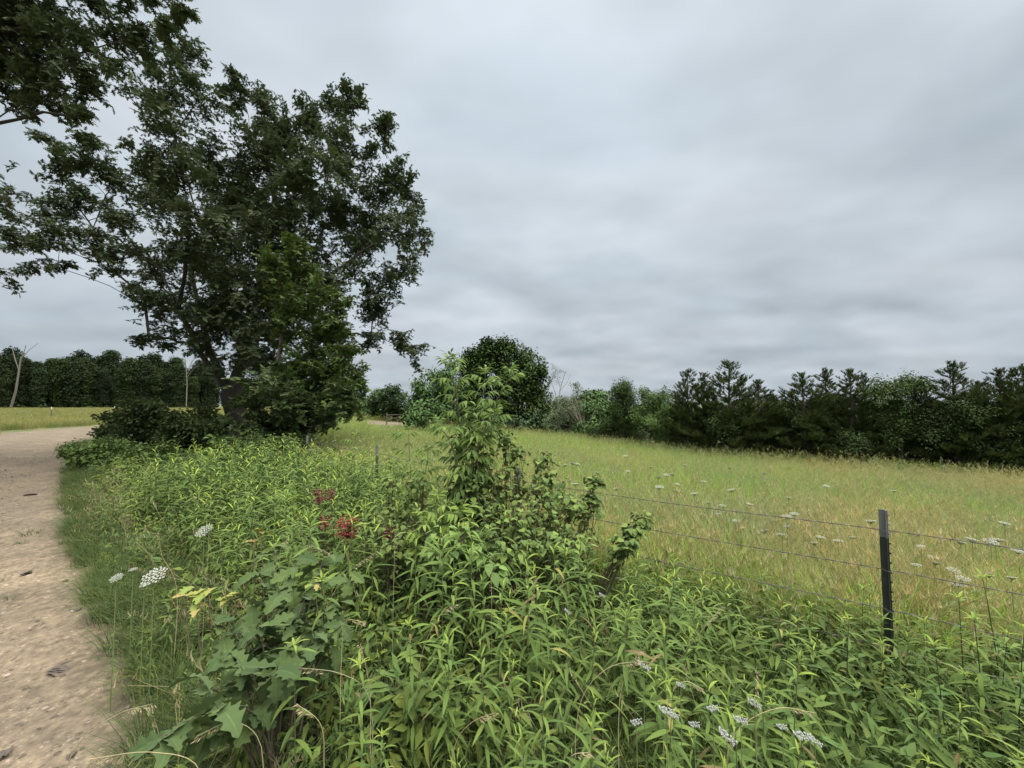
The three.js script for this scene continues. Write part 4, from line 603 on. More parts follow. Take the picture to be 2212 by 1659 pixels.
// ground kept clear for the larger plants
const holes = [[0.22, -3.15, 0.58], [-0.40, -3.25, 0.5], [-1.02, -1.85, 0.62], [-0.55, -2.55, 0.22], [-0.72, -1.25, 0.5]];
const clearOf = (x, z, k = 1) => holes.every(([a, b, q]) => Math.hypot(x - a, z - b) > q * k);
{
  const r = rngOf(41), spots = [];
  const cell = 0.155;
  for (let s = -2.6; s < 10.5; s += cell) for (let n = 0.35; n < 3.6; n += cell) {
    const sj = s + (r() - 0.5) * cell * 1.3, nj = n + (r() - 0.5) * cell * 1.3, [x, z] = ns(nj, sj), D = Math.hypot(x, z), px = x / -z;
    if (-z < 1.02 || Math.abs(px) > 1.45 || !clearOf(x, z)) continue;
    const edgeN = nj - innerN(sj); if (edgeN < 0.22 + 0.15 * noise(sj, 4) || (edgeN < 0.55 && r() < 0.5)) continue;
    if (nj > 3.0 && r() < 0.5) continue; if (px < -0.5 && sj > 7.6 + 0.6 * noise(nj * 2, 1)) continue;
    if (px > 0.62 && r() < 0.55) continue;                            // sunflowers there
    const dense = 0.78 + 0.4 * noise(x * 0.9, z * 0.9); if (r() > dense) continue;
    let H = lerp(0.54, 0.90, sstep(1.0, 2.4, D)) * (0.82 + 0.36 * r()); if (D > 3.2) H = lerp(0.88, 1.05, sstep(3, 6, D)) * (0.82 + 0.3 * r());
    if (edgeN < 0.7) H *= lerp(0.5, 0.9, sstep(0.2, 0.7, edgeN)); if (nj > 2.6) H *= 0.85; if (px > 0.12 && nj > 1.9) H *= lerp(1, 0.78, sstep(0.12, 0.3, px));
    spots.push({ x, z, D, H });
  }
  spots.sort((a, b) => a.D - b.D);
  console.log('goldenrod spots', spots.length);
  const plans = Array.from({ length: 14 }, (_, k) => { const q = rngOf(700 + k); return rodPlan(q, 0.8, { gap: 0.0185 + 0.003 * q(), leaf: 0.098 + 0.02 * q() }); }), stems = plans.map((p) => stemGeo(p, T.stem)), merged = plans.map((p, k) => mergedPlant(p, rodLeaf, 800 + k));
  const where = (x, z) => { const px = x / -z; return -z < 1.7 ? (px < -0.15 ? ['leafy goldenrod stem at the bottom between the oak sapling and the middle', 'goldenrod at the bottom beside the oak sapling'] : px < 0.4 ? ['leafy goldenrod stem at the bottom middle of the verge', 'goldenrod at the bottom middle'] : ['leafy goldenrod stem at the bottom below the near fence post', 'goldenrod below the near post']) : -z < 3 ? (px < -0.25 ? ['goldenrod stem standing behind the oak sapling', 'goldenrod behind the oak sapling'] : px < 0.3 ? ['goldenrod stem in the thick stand before the vine mound', 'goldenrod before the vine mound'] : ['goldenrod stem between the vine mound and the near fence post', 'goldenrod between mound and post']) : (px < -0.45 ? ['goldenrod stem in the stand between the road edge and the red-fruited plant', 'goldenrod of the roadside stand'] : ['goldenrod stem in the stand between the vine mound and the oak', 'goldenrod between mound and oak']); };
  const far = merged.map(() => [[], []]);
  spots.forEach((q, i) => {
    const k = Math.floor(r() * 14), p = V(q.x, ground(q.x, q.z), q.z), s = q.H / 0.8, turn = r() * 6.28;
    if (i < 78) { const [label, group] = where(q.x, q.z); leafPlant('goldenrod_plant', label, 'goldenrod', group, p, turn, plans[k], rodLeaf, stems[k]).scale.setScalar(s); }
    else if (i < 300) { const [label, group] = where(q.x, q.z), g = thing('goldenrod_plant', label, 'goldenrod', p, group); g.rotation.y = turn; g.scale.setScalar(s); part('stem', merged[k].stem, M.stem, g); part('foliage', merged[k].foliage, M.leaf, g).userData.kind = 'stuff'; }
    else { far[k][0].push(mat4(p, 0, turn, 0, s)); far[k][1].push(shade(WHITE, r, 0.12, 0.06)); }
  });
  const both = merged.slice(0, 14).map((m) => { const acc = new Acc(); acc.add(m.foliage, I4, WHITE); acc.add(m.stem, I4, WHITE); return acc.geo(); });
  far.forEach(([m, c], k) => m.length && tag(inst('goldenrod_stand', both[k], M.leaf, m, c), 'mass of leafy goldenrod filling the verge toward the oak', 'goldenrod'));
  // sunflowers with dark stems
  const sun = Array.from({ length: 8 }, (_, k) => { const q = rngOf(900 + k); return sunPlan(q, 1.0, { leaf: 0.145 }); }), sunStems = sun.map((p) => stemGeo(p, T.darkStem)), sunGreen = sun.map((p) => stemGeo(p, col(0.10, 0.12, 0.05)));
  const SP = [];
  for (let k = 0; k < 120; k++) { const D = 1.25 + r() * 2.3, x = D * lerp(0.55, 1.42, Math.sqrt(r())), z = -D; if (nOf(x, z) > 3.7 || SP.some(([a, b]) => Math.hypot(a - x, b - z) < 0.13)) continue; SP.push([x, z, lerp(0.42, 0.64, sstep(1.1, 2.2, D)) * (0.8 + 0.35 * r())]); }
  for (const [px, D, H] of [[2050, 2.05, 0.86], [2090, 1.9, 0.84], [2010, 1.75, 0.74], [2150, 1.8, 0.84], [2130, 2.2, 0.9], [1800, 2.05, 0.7]]) { const p = onGround(px, D); SP.push([p.x, p.z, H]); }
  SP.forEach(([x, z, H], i) => { const k = Math.floor(r() * 8), tall = i >= SP.length - 6; leafPlant('wild_sunflower', tall ? 'tall dark-stemmed wild sunflower rising above the weeds by the near fence post' : 'dark-stemmed wild sunflower with paired leaves in the weeds below the near post', 'sunflower plant', tall ? 'tall sunflowers by the near post' : 'sunflowers below the near post', V(x, ground(x, z), z), r() * 6.28, sun[k], sunLeaf, sunStems[k]).scale.setScalar(H); });
  for (const [px, D, H, label] of [[735, 1.85, 0.92, 'drooping-leaved wild sunflower rising out of the oak sapling'], [905, 1.7, 0.78, 'drooping-leaved wild sunflower right beside the oak sapling'], [800, 1.5, 0.74, 'wild sunflower in front of the oak sapling with long hanging leaves'], [860, 1.5, 0.55, 'short wild sunflower at the bottom beside the oak sapling'], [660, 1.55, 0.80, 'wild sunflower in the middle of the oak sapling'], [1500, 1.55, 0.5, 'short wild sunflower at the bottom among white blossoms']]) { const p = onGround(px, D), k = Math.floor(r() * 8); leafPlant('wild_sunflower', label, 'sunflower plant', 'sunflowers round the oak sapling', p, r() * 6.28, sun[k], sunLeaf, sunGreen[k]).scale.setScalar(H); }
}
{ // low undergrowth that closes the gaps, small-leaved weeds on the road side
  const r = rngOf(55), low = [sprayLeaf(121, 30, 0.085, col(0.08, 0.122, 0.03), 0.14, 0.12, 3), sprayLeaf(122, 30, 0.05, col(0.115, 0.16, 0.034), 0.12, 0.26, 2), sprayLeaf(123, 26, 0.085, col(0.092, 0.135, 0.034), 0.15, 0.11, 3)], L = low.map(() => [[], []]);
  for (let k = 0; k < 7000; k++) {
    const s = -2.6 + Math.pow(r(), 1.15) * 15, e = innerN(s), n = e + 0.18 + r() * 3.3, [x, z] = ns(n, s); if (-z < 0.95 || Math.abs(x / z) > 1.5) continue;
    const q = n - e < 1.2 ? (r() < 0.6 ? 1 : 2) : (r() < 0.6 ? 0 : 2), hh = n - e < 1.0 ? 0.06 + r() * 0.42 * sstep(0.1, 0.8, n - e) : 0.05 + r() * 0.38; if (Math.hypot(x, z) < 1.7 && hh > 0.25) continue;
    L[q][0].push(mat4(V(x, ground(x, z) + hh, z), (r() - 0.5) * 0.8, r() * 6.28, (r() - 0.5) * 0.8, 0.7 + r() * 0.6)); L[q][1].push(shade(WHITE, r, 0.2, 0.12));
  }
  L.forEach(([m, c], q) => tag(inst('undergrowth', low[q], M.leaf, m, c), ['broad low leaves filling the gaps between the weeds', 'small yellow-green leaves crowding the road edge', 'narrow low leaves between the stems of the verge'][q], 'undergrowth'));
}
{ // weeds standing along the foot of the hedgerow
  const r = rngOf(77), g = mergedPlant(rodPlan(rngOf(5), 0.9, { gap: 0.03, leaf: 0.13 }), rodLeaf, 5), acc = new Acc(); acc.add(g.foliage, I4, WHITE); acc.add(g.stem, I4, WHITE);
  const geo = acc.geo(), m = [], c = [];
  for (let k = 0; k < 1500; k++) { const px = 1235 + r() * 1020, D = hedgeZ(px) - 0.7 - Math.pow(r(), 1.5) * 1.8, p = onGround(px, D); m.push(mat4(p, 0, r() * 6.28, 0, 0.6 + r() * 0.45)); c.push(shade(WHITE, r, 0.2, 0.1)); }
  tag(inst('hedge_weeds', geo, M.leaf, m, c), 'tall green weeds along the foot of the hedgerow', 'weeds');
}
{ // small leafy weeds and seedy stalks along the road edge
  const r = rngOf(88), V3 = [0, 1, 2].map((k) => { const p = mergedPlant(rodPlan(rngOf(950 + k), 0.4, { gap: 0.016, leaf: 0.06, from: 0.1, lean: 0.5 }), rodLeaf, 960 + k), acc = new Acc(); acc.add(p.foliage, I4, WHITE); acc.add(p.stem, I4, WHITE); return acc.geo(); }), L = V3.map(() => [[], []]);
  for (let k = 0; k < 900; k++) { const s = -0.9 + Math.pow(r(), 1.2) * 12, e = innerN(s), n = e + 0.06 + Math.pow(r(), 1.2) * 1.1, [x, z] = ns(n, s); if (Math.hypot(x, z) < 1.15) continue; const q = k % 3; L[q][0].push(mat4(V(x, ground(x, z), z), (r() - 0.5) * 0.5, r() * 6.28, (r() - 0.5) * 0.5, (0.5 + r() * 0.7) * lerp(0.6, 1.1, sstep(0, 0.7, n - e)))); L[q][1].push(shade(WHITE, r, 0.2, 0.15)); }
  L.forEach(([m, c], q) => tag(inst('roadside_weeds', V3[q], M.leaf, m, c), ['short leafy weeds leaning out over the road edge', 'low narrow-leaved weeds mixed into the roadside grass', 'small bushy weeds at the road edge'][q], 'weeds'));
  const dry = tuft(41, 7, 0.62, 0.003, gTan, { rad: 0.06, seedHead: 0.9, headTone: col(0.30, 0.26, 0.13), lean: 0.6, bow: 0.3 }), m = [], c = [];
  for (let k = 0; k < 190; k++) { const s = -0.6 + r() * 11, n = innerN(s) + 0.15 + r() * 1.4, [x, z] = ns(n, s); if (Math.hypot(x, z) < 1.5) continue; m.push(mat4(V(x, ground(x, z), z), (r() - 0.5) * 0.3, r() * 6.28, (r() - 0.5) * 0.3, 0.7 + r() * 0.5)); c.push(shade(WHITE, r, 0.2, 0.1)); }
  tag(inst('dry_grass', dry, M.grass, m, c), 'thin dry seeding grass scattered along the road edge', 'grass');
}
{ // fine thread-leaved weeds and bare dead stems among the near weeds
  const r = rngOf(99), fine = tuft(51, 90, 0.34, 0.0026, col(0.13, 0.2, 0.036), { rad: 0.16, lean: 0.9, bow: 0.3 }), dead = tuft(52, 5, 0.75, 0.0032, col(0.2, 0.15, 0.09), { rad: 0.07, lean: 0.35, bow: 0.1 }), a = [], ac = [], b = [], bc = [];
  for (let k = 0; k < 90; k++) { const D = 1.25 + r() * 0.9, x = D * lerp(0.1, 0.75, r()); a.push(mat4(V(x, ground(x, -D), -D), 0, r() * 6.28, 0, 0.7 + r() * 0.6)); ac.push(shade(WHITE, r, 0.15, 0.1)); }
  for (let k = 0; k < 110; k++) { const s = -2 + r() * 9, n = 0.7 + r() * 2.4, [x, z] = ns(n, s); if (-z < 1.3) continue; b.push(mat4(V(x, ground(x, z), z), (r() - 0.5) * 0.4, r() * 6.28, (r() - 0.5) * 0.4, 0.6 + r() * 0.5)); bc.push(shade(WHITE, r, 0.3, 0.1)); }
  tag(inst('thread_leaved_weeds', fine, M.grass, a, ac), 'bright thread-leaved weeds low at the bottom among white blossoms', 'weeds'); tag(inst('dead_stems', dead, M.grass, b, bc), 'thin dead brown stems standing among the weeds', 'stems');
}
console.log('weeds done');

// ---------------------------------------------------------------- the oak sapling with large lobed leaves
{
  const ribbed = (droop, fold, twist) => { const p = [], ix = [], c = [], N = 30, C = [-1, -0.5, -0.09, 0, 0.09, 0.5, 1]; let y = 0, z = 0; for (let k = 0; k <= N; k++) { const t = k / N, a = -droop * t; if (k) { z += Math.cos(a) / N; y += Math.sin(a) / N; } const w = W(t), tw = twist * t; C.forEach((u) => { const x = u * w, lift = fold * Math.abs(x) + 0.05 * Math.abs(u) * w * Math.sin(t * 22 - Math.abs(u) * 2) - (u === 0 ? 0.006 : 0); p.push(x * Math.cos(tw), y + lift + x * Math.sin(tw), z); const m = u === 0 ? 1.35 : 1; c.push(m, m, m); }); if (k) for (let j = 0; j < 6; j++) { const b = (k - 1) * 7 + j; ix.push(b, b + 7, b + 1, b + 1, b + 7, b + 8); } } const g = new THREE.BufferGeometry(); g.setAttribute('position', new THREE.Float32BufferAttribute(p, 3)); g.setAttribute('color', new THREE.Float32BufferAttribute(c, 3)); g.setIndex(ix); g.computeVertexNormals(); return g; };
  const W = (t) => Math.max(0.012, 0.33 * Math.pow(Math.sin(Math.PI * Math.min(1, 0.06 + 0.94 * Math.pow(t, 1.15))), 0.7) * (0.78 + 0.22 * Math.cos(Math.PI * 2 * (3.6 * t - 0.42)) * (t > 0.1 ? 1 : 0)) * (t < 0.1 ? t / 0.1 : 1) * (t > 0.995 ? 0.3 : 1));
  const shapes = [ribbed(0.5, 0.25, 0.15), ribbed(1.0, 0.4, 0.35), ribbed(0.25, 0.15, -0.35), ribbed(-0.3, 0.3, -0.2)];
  const tones = [col(0.070, 0.108, 0.036), col(0.056, 0.09, 0.032), col(0.084, 0.124, 0.038), col(0.076, 0.116, 0.042)], yellow = [col(0.24, 0.25, 0.06), col(0.28, 0.23, 0.08), col(0.18, 0.23, 0.055)];
  const mats = tones.map((c) => leafy({ color: c, coat: 0.15 })), ym = yellow.map((c) => leafy({ color: c }));
  const base = V(-1.0, 0, -1.8), r = rngOf(61); base.y = ground(base.x, base.z);
  const g = thing('oak_sapling', 'low oak sapling with large lobed blue-green leaves at the road edge', 'sapling', base);
  const tips = [[395, 1560, 1.28], [350, 1590, 1.25], [470, 1530, 1.3], [430, 1470, 1.4], [520, 1440, 1.5], [600, 1440, 1.45], [480, 1400, 1.6], [560, 1350, 1.75], [640, 1330, 1.8], [600, 1270, 1.95], [680, 1240, 2.05], [720, 1290, 1.9], [540, 1290, 1.9], [640, 1210, 2.15], [700, 1200, 2.2], [560, 1230, 2.1], [760, 1240, 2.1], [620, 1390, 1.65], [680, 1370, 1.7], [520, 1340, 1.8], [460, 1340, 1.75], [740, 1350, 1.8], [430, 1560, 1.4], [590, 1180, 2.3], [660, 1290, 2.1]];
  const stemAcc = new Acc(); let count = 0;
  tips.forEach(([px, py, D], k) => {
    const tip = P(px, py, D).sub(base), start = V((r() - 0.5) * 0.1, 0, (r() - 0.5) * 0.1), mid = start.clone().lerp(tip, 0.5).add(V(0, 0.12 + 0.1 * r(), 0));
    tip.y = Math.max(tip.y, 0.16);
    const c = new THREE.CatmullRomCurve3([start, mid, tip]); const pts = c.getPoints(6); stemAcc.tube(pts, pts.map((_, j) => 0.006 * (1 - j / 8)), 5, col(0.11, 0.09, 0.06));
    for (let j = 0; j < 12; j++) {
      const q = c.getPoint(j < 4 ? 0.93 + 0.07 * (j / 4) : 0.45 + 0.48 * r()).add(V(0, (r() - 0.5) * 0.05, 0)), a = j * 2.4 + r() * 0.8, m = part('leaf', shapes[(j + k) % 4], mats[Math.floor(r() * 4)], g);
      m.position.copy(q); m.rotation.set(-0.45 + r() * 1.3, a, (r() - 0.5) * 1.3, 'YXZ'); m.scale.setScalar(0.072 + r() * 0.06); count++;
    }
  });
  for (const [px, py, D] of [[400, 1290, 1.75], [425, 1310, 1.75], [560, 1145, 2.35], [545, 1170, 2.35], [680, 1262, 2.0], [500, 1290, 1.85], [450, 1275, 1.8]]) for (let j = 0; j < 5; j++) { const m = part('young_leaf', shapes[j % 3], ym[Math.floor(r() * 3)], g); m.position.copy(P(px + (r() - 0.5) * 20, py + (r() - 0.5) * 12, D).sub(base)); m.rotation.set(-0.5 + r() * 0.8, r() * 6.28, 0, 'YXZ'); m.scale.setScalar(0.045 + r() * 0.035); if (!j) stemAcc.tube([P(px, py, D).sub(base), P(px + 10, py + 50, D).sub(base).add(V(0, -0.1, 0))], [0.003, 0.003], 4, col(0.14, 0.11, 0.06)); }
  part('stem', stemAcc.geo(), M.stem, g);
}
// ---------------------------------------------------------------- pinnate shrubs
const leafletGeo = [blade(1, lanceW(0.14), 6, 0.9, 0.3), blade(1, lanceW(0.125), 6, 1.3, 0.3, 0.2)];
function pinnate(o) {
  const r = rngOf(o.seed), base = onGround(o.px, o.D), g = thing(o.name, o.label, 'shrub', base, o.group), stems = new Acc();
  const mats = o.tones.map((c) => leafy({ color: c, vertex: false, through: 0.34 })), rach = matte({ vertex: false, color: col(0.15, 0.2, 0.07) });
  const leafAt = (q, a, pitch, L, tipK) => {
    const c = new THREE.QuadraticBezierCurve3(V(0, 0, 0), V(0, L * 0.22, L * 0.5), V(0, -L * 0.06, L)), acc = new Acc(), pts = c.getPoints(5); acc.tube(pts, pts.map(() => 0.0016), 4, WHITE);
    const leaf = part('leaf', acc.geo(), rach, g); leaf.position.copy(q); leaf.rotation.set(pitch, a, 0, 'YXZ');
    const n = 3, put = (t, ya, k) => { const m = part('leaflet', leafletGeo[k % 2], mats[Math.min(mats.length - 1, Math.floor(r() * mats.length * (tipK ? 0.6 : 1)))], leaf); m.position.copy(c.getPoint(t)); m.rotation.set(0.1 + r() * 0.35, ya, (r() - 0.5) * 0.4, 'YXZ'); m.scale.setScalar(L * (0.56 + 0.18 * r())); };
    for (let k = 0; k < n; k++) for (const s of [-1, 1]) put(0.35 + 0.6 * k / n, s * (1.05 - 0.12 * k) + (r() - 0.5) * 0.2, k + (s > 0 ? 1 : 0));
    put(1, 0, 0);
  };
  for (const line of o.stems) {
    const pts = line.map(([x, y, D], k) => { const p = P(x, y, D).sub(base); if (k === 0) p.y = -0.02; return p; }), c = new THREE.CatmullRomCurve3(pts), L = c.getLength(), qs = c.getPoints(12); stems.tube(qs, qs.map((_, k) => o.R * (1 - 0.7 * k / 12)), 6, o.stemTone ?? col(0.12, 0.12, 0.07));
    let turn = r() * 3; const gap = o.gap;
    for (let d = L * (o.from ?? 0.4); d < L; d += gap) { turn += 1.57 + (r() - 0.5) * 0.5; const f = d / L; for (const s of [0, Math.PI]) if (r() < (o.keep ?? 0.95)) leafAt(c.getPointAt(f), turn + s, lerp(0.1, -0.45, f) + (r() - 0.5) * 0.4, o.leaf * lerp(1.1, 0.75, f) * (0.8 + 0.4 * r()), f > 0.8); }
    for (let k = 0; k < 3; k++) leafAt(c.getPointAt(1), turn + k * 2.1, -1.0 - r() * 0.3, o.leaf * 0.55, true);
  }
  part('stem', stems.geo(), M.stem, g);
}
const elderTones = [col(0.16, 0.235, 0.052), col(0.115, 0.178, 0.046), col(0.098, 0.158, 0.044), col(0.085, 0.142, 0.042)], brightTones = [col(0.21, 0.29, 0.06), col(0.165, 0.245, 0.052), col(0.13, 0.205, 0.048)];
pinnate({ seed: 71, name: 'elder_shrub', label: 'tall elder shrub with drooping divided leaves above the vine mound', px: 1005, D: 3.15, R: 0.009, gap: 0.062, leaf: 0.165, tones: elderTones, from: 0.42, stems: [[[1005, 1250, 3.15], [1000, 1000, 3.15], [990, 880, 3.15], [972, 785, 3.1]], [[1012, 1250, 3.2], [1020, 1000, 3.25], [1040, 880, 3.25], [1048, 815, 3.25]], [[1015, 1250, 3.2], [1030, 990, 3.1], [1070, 870, 3.05], [1104, 812, 3.0]], [[1000, 1250, 3.1], [990, 1020, 3.0], [965, 940, 2.95], [945, 925, 2.9]], [[1010, 1250, 3.15], [1020, 1000, 3.0], [1050, 930, 2.95], [1070, 905, 2.9]]] });
pinnate({ seed: 72, name: 'elder_shoot', label: 'light green leafy shoot beside the tall elder shrub, toward the pale-tipped post', px: 890, D: 3.4, R: 0.005, gap: 0.085, leaf: 0.14, tones: elderTones, from: 0.3, group: 'elder shoots', stems: [[[892, 1250, 3.4], [888, 1050, 3.4], [882, 935, 3.4]], [[900, 1250, 3.3], [915, 1060, 3.3], [925, 980, 3.3]], [[880, 1250, 3.35], [862, 1080, 3.35], [850, 1010, 3.3]]] });
pinnate({ seed: 73, name: 'elder_shoot', label: 'bright yellow-green frond-like shoot at the foot of the tall elder shrub', px: 955, D: 2.8, R: 0.005, gap: 0.06, leaf: 0.16, tones: brightTones, from: 0.5, group: 'elder shoots', stems: [[[955, 1290, 2.8], [950, 1150, 2.8], [945, 1085, 2.8]], [[965, 1290, 2.75], [980, 1170, 2.75], [995, 1115, 2.75]], [[945, 1290, 2.75], [925, 1180, 2.75], [905, 1125, 2.7]]] });
pinnate({ seed: 74, name: 'elder_shoot', label: 'bright yellow-green sapling before the far goldenrod stand, beside the red fruit', px: 622, D: 4.1, R: 0.006, gap: 0.07, leaf: 0.15, tones: brightTones, from: 0.55, group: 'elder shoots', stems: [[[610, 1190, 4.1], [618, 1110, 4.1], [625, 1062, 4.1]], [[612, 1190, 4.1], [632, 1120, 4.05], [645, 1080, 4.0]], [[606, 1190, 4.1], [600, 1120, 4.05], [596, 1080, 4.1]]] });
pinnate({ seed: 75, name: 'elder_shoot', label: 'pale green shoot standing by the pale-tipped post', px: 760, D: 4.8, R: 0.005, gap: 0.08, leaf: 0.14, tones: elderTones.slice(0, 3), from: 0.35, group: 'elder shoots', stems: [[[762, 1130, 4.8], [765, 1030, 4.8], [768, 945, 4.8]], [[755, 1130, 4.8], [750, 1050, 4.7], [742, 1000, 4.7]]] });

// ---------------------------------------------------------------- vine mound and ovate-leaved shrubs
const roundLeaf = [blade(1, ovateW(0.42), 6, 0.6, 0.22), blade(1, ovateW(0.36), 6, 0.9, 0.3, 0.2), blade(1, ovateW(0.46), 6, 0.35, 0.15)];
function mound(o) {
  const r = rngOf(o.seed), base = onGround(o.px, o.D), g = thing(o.name, o.label, o.category, base, o.group), mats = o.tones.map((c) => leafy({ color: c, vertex: false })), vines = new Acc(), more = o.tones.map(() => []);
  const cl = o.list.map(([x, y, rr, D]) => ({ c: P(x, y, D).sub(base), r: rr * 0.46293 / FOCAL * D })); const all = [];
  for (const c of cl) {
    const b = V((r() - 0.5) * 0.3 + c.c.x * 0.5, -0.02, (r() - 0.5) * 0.2 + c.c.z * 0.5);
    for (let k = 0; k < o.vines; k++) {
      const e = V(r() - 0.5, (r() - 0.35), r() - 0.5).normalize().multiplyScalar(c.r * (0.6 + 0.5 * r())).add(c.c), q = new THREE.CatmullRomCurve3([b, b.clone().lerp(c.c, 0.6).add(V((r() - 0.5) * 0.1, 0.05, (r() - 0.5) * 0.1)), c.c.clone().add(V((r() - 0.5) * c.r, (r() - 0.5) * c.r, (r() - 0.5) * c.r)), e]), pts = q.getPoints(8);
      vines.tube(pts, pts.map((_, j) => 0.0032 * (1 - j / 12)), 4, col(0.11, 0.085, 0.05));
      for (let j = 0; j < o.per; j++) { const t = 0.42 + 0.58 * (j + r()) / o.per, p = q.getPoint(t).add(V(r() - 0.5, r() - 0.5, r() - 0.5).multiplyScalar(0.09)); all.push([p, -0.3 + r() * 1.1, Math.atan2(p.x - c.c.x, p.z - c.c.z) + (r() - 0.5) * 2.2, (r() - 0.5) * 0.7, o.leaf * (0.6 + 0.7 * r()), Math.floor(r() * 3), Math.floor(r() * mats.length)]); }
    }
  }
  all.sort((a, b) => b[0].z - a[0].z);
  all.forEach((a, k) => { if (k < o.single) { const m = part('leaf', o.shapes[a[5]], mats[a[6]], g); m.position.copy(a[0]); m.rotation.set(a[1], a[2], a[3], 'YXZ'); m.scale.setScalar(a[4]); } else more[a[6]].push(mat4(a[0], a[1], a[2], a[3], a[4])); });
  more.forEach((m, k) => m.length && inst('foliage', o.shapes[k % 3], mats[k], m, null, g));
  part('stem', vines.geo(), M.stem, g);
}
const vineTones = [col(0.122, 0.182, 0.05), col(0.100, 0.152, 0.044), col(0.155, 0.22, 0.054), col(0.084, 0.132, 0.04)];
mound({ seed: 81, name: 'vine_mound', category: 'vine', label: 'mound of round-leaved vine smothering the fence below the tall elder', px: 1120, D: 3.3, vines: 9, per: 13, leaf: 0.046, single: 300, shapes: roundLeaf, tones: vineTones, list: [[1050, 985, 40, 3.15], [1075, 1030, 46, 3.1], [1010, 1050, 40, 3.0], [1110, 1070, 46, 3.1], [1060, 1100, 50, 2.95], [1160, 1060, 46, 3.2], [1000, 1110, 40, 2.9], [1120, 1130, 46, 2.9], [1195, 1040, 36, 3.35], [1210, 1090, 44, 3.15], [1170, 1120, 44, 3.0], [1240, 1110, 38, 3.1], [1050, 1160, 44, 2.75], [1280, 1090, 24, 3.2], [1250, 1170, 36, 2.9], [1200, 1170, 40, 2.8], [1120, 985, 30, 3.3], [1170, 1000, 26, 3.4], [1385, 1125, 8, 2.9], [1370, 1150, 12, 2.85], [1350, 1175, 16, 2.8], [1150, 1190, 46, 2.75], [1090, 1200, 44, 2.65], [1230, 1200, 40, 2.7], [1010, 1180, 36, 2.75], [1285, 1040, 8, 3.2], [1000, 960, 30, 3.2], [1090, 950, 26, 3.2]] });
mound({ seed: 82, name: 'leafy_shrub', category: 'shrub', label: 'small-leaved green shrub between the red fruit and the vine mound', group: 'ovate-leaved shrubs', px: 880, D: 2.9, vines: 7, per: 10, leaf: 0.042, single: 120, shapes: roundLeaf, tones: [col(0.125, 0.178, 0.05), col(0.105, 0.155, 0.045), col(0.15, 0.2, 0.055)], list: [[850, 1100, 30, 3.0], [890, 1090, 28, 3.1], [830, 1140, 34, 2.9], [880, 1145, 36, 2.85], [920, 1160, 34, 2.8], [800, 1120, 26, 3.0], [860, 1180, 34, 2.75], [905, 1040, 20, 3.1], [930, 1200, 30, 2.65], [845, 1050, 18, 3.1]] });
mound({ seed: 83, name: 'leafy_shrub', category: 'shrub', label: 'pale green pointed-leaved shrub in front of the vine mound', group: 'ovate-leaved shrubs', px: 985, D: 2.45, vines: 6, per: 9, leaf: 0.068, single: 160, shapes: [blade(1, ovateW(0.3), 6, 0.7, 0.25), blade(1, ovateW(0.27), 6, 1.0, 0.25, 0.2), blade(1, ovateW(0.3), 6, 0.4, 0.2)], tones: [col(0.135, 0.215, 0.062), col(0.118, 0.192, 0.058), col(0.155, 0.24, 0.066)], list: [[960, 1165, 26, 2.5], [1000, 1160, 26, 2.45], [985, 1200, 28, 2.4], [1030, 1195, 22, 2.4], [945, 1200, 22, 2.45], [1060, 1230, 18, 2.35]] });

// ---------------------------------------------------------------- flowers, fruit and dry stalks
const umbelGeo = (() => {
  const r = rngOf(3), acc = new Acc(), dot = new THREE.CircleGeometry(1, 6).rotateX(-Math.PI / 2);
  for (let k = 0; k < 46; k++) { const q = Math.sqrt((k + 0.5) / 46), a = k * 2.4, x = Math.cos(a) * q, z = Math.sin(a) * q, y = 0.1 * (1 - q * q); for (let j = 0; j < 6; j++) { const b = j * 1.05 + r(), d = 0.085 * Math.sqrt(r()); acc.add(dot, mat4(V(x + Math.cos(b) * d, y + 0.03 * r(), z + Math.sin(b) * d), (r() - 0.5) * 0.6, 0, (r() - 0.5) * 0.6, 0.042 + r() * 0.018), shade(col(0.44, 0.45, 0.40), r, 0.25, 0.03)); } acc.tube([V(0, -0.62, 0), V(x * 0.6, -0.3, z * 0.6), V(x, y - 0.02, z)], [0.018, 0.014, 0.012], 3, col(0.16, 0.22, 0.08)); }
  return acc.geo();
})();
const laceStem = new Acc().tube([V(0, 0, 0), V(0.01, 0.4, 0.01), V(0, 0.75, 0), V(0, 1, 0)], [0.0028, 0.0024, 0.002, 0.0016], 5, col(0.13, 0.18, 0.06)).geo();
const laceLeaf = (() => { const r = rngOf(6), acc = new Acc(); for (let k = 0; k < 26; k++) { const t = r(), a = r() * 6.28; acc.add(rodLeaf[k % 3], mat4(V(0, 0.15 + 0.55 * t, 0), -0.3 + r() * 0.5, a, 0, 0.035 + 0.03 * r()), shade(T.rod[0], r)); } return acc.geo(); })();
function lace(p, H, R, label, group, tilt) {
  const r = rngOf(Math.round(p.x * 917 + p.z * 331 + 5000)), g = thing('wild_carrot', label, 'flower', p, group);
  const s = part('stem', laceStem, M.stem, g); s.scale.set(1, H, 1); const l = part('foliage', laceLeaf, M.leaf, g); l.scale.setScalar(H); l.userData.kind = 'stuff';
  const h = part('flower_head', umbelGeo, M.flower, g); h.position.y = H + R * 0.5; h.scale.setScalar(R); h.rotation.set(tilt ?? (r() - 0.5) * 0.5, r() * 6, (r() - 0.5) * 0.5);
}
const laceAt = (px, py, D, R, label, group, tilt) => { const t = P(px, py, D), y = ground(t.x, t.z); lace(V(t.x, y, t.z), Math.max(0.2, t.y - y - R * 0.5), R, label, group, tilt); };
laceAt(441, 1146, 2.9, 0.055, 'large white wild carrot head above the roadside weeds', 'wild carrots by the road', 0.55);
laceAt(333, 1244, 2.2, 0.058, 'large tilted white wild carrot head low beside the road', 'wild carrots by the road', 0.45);
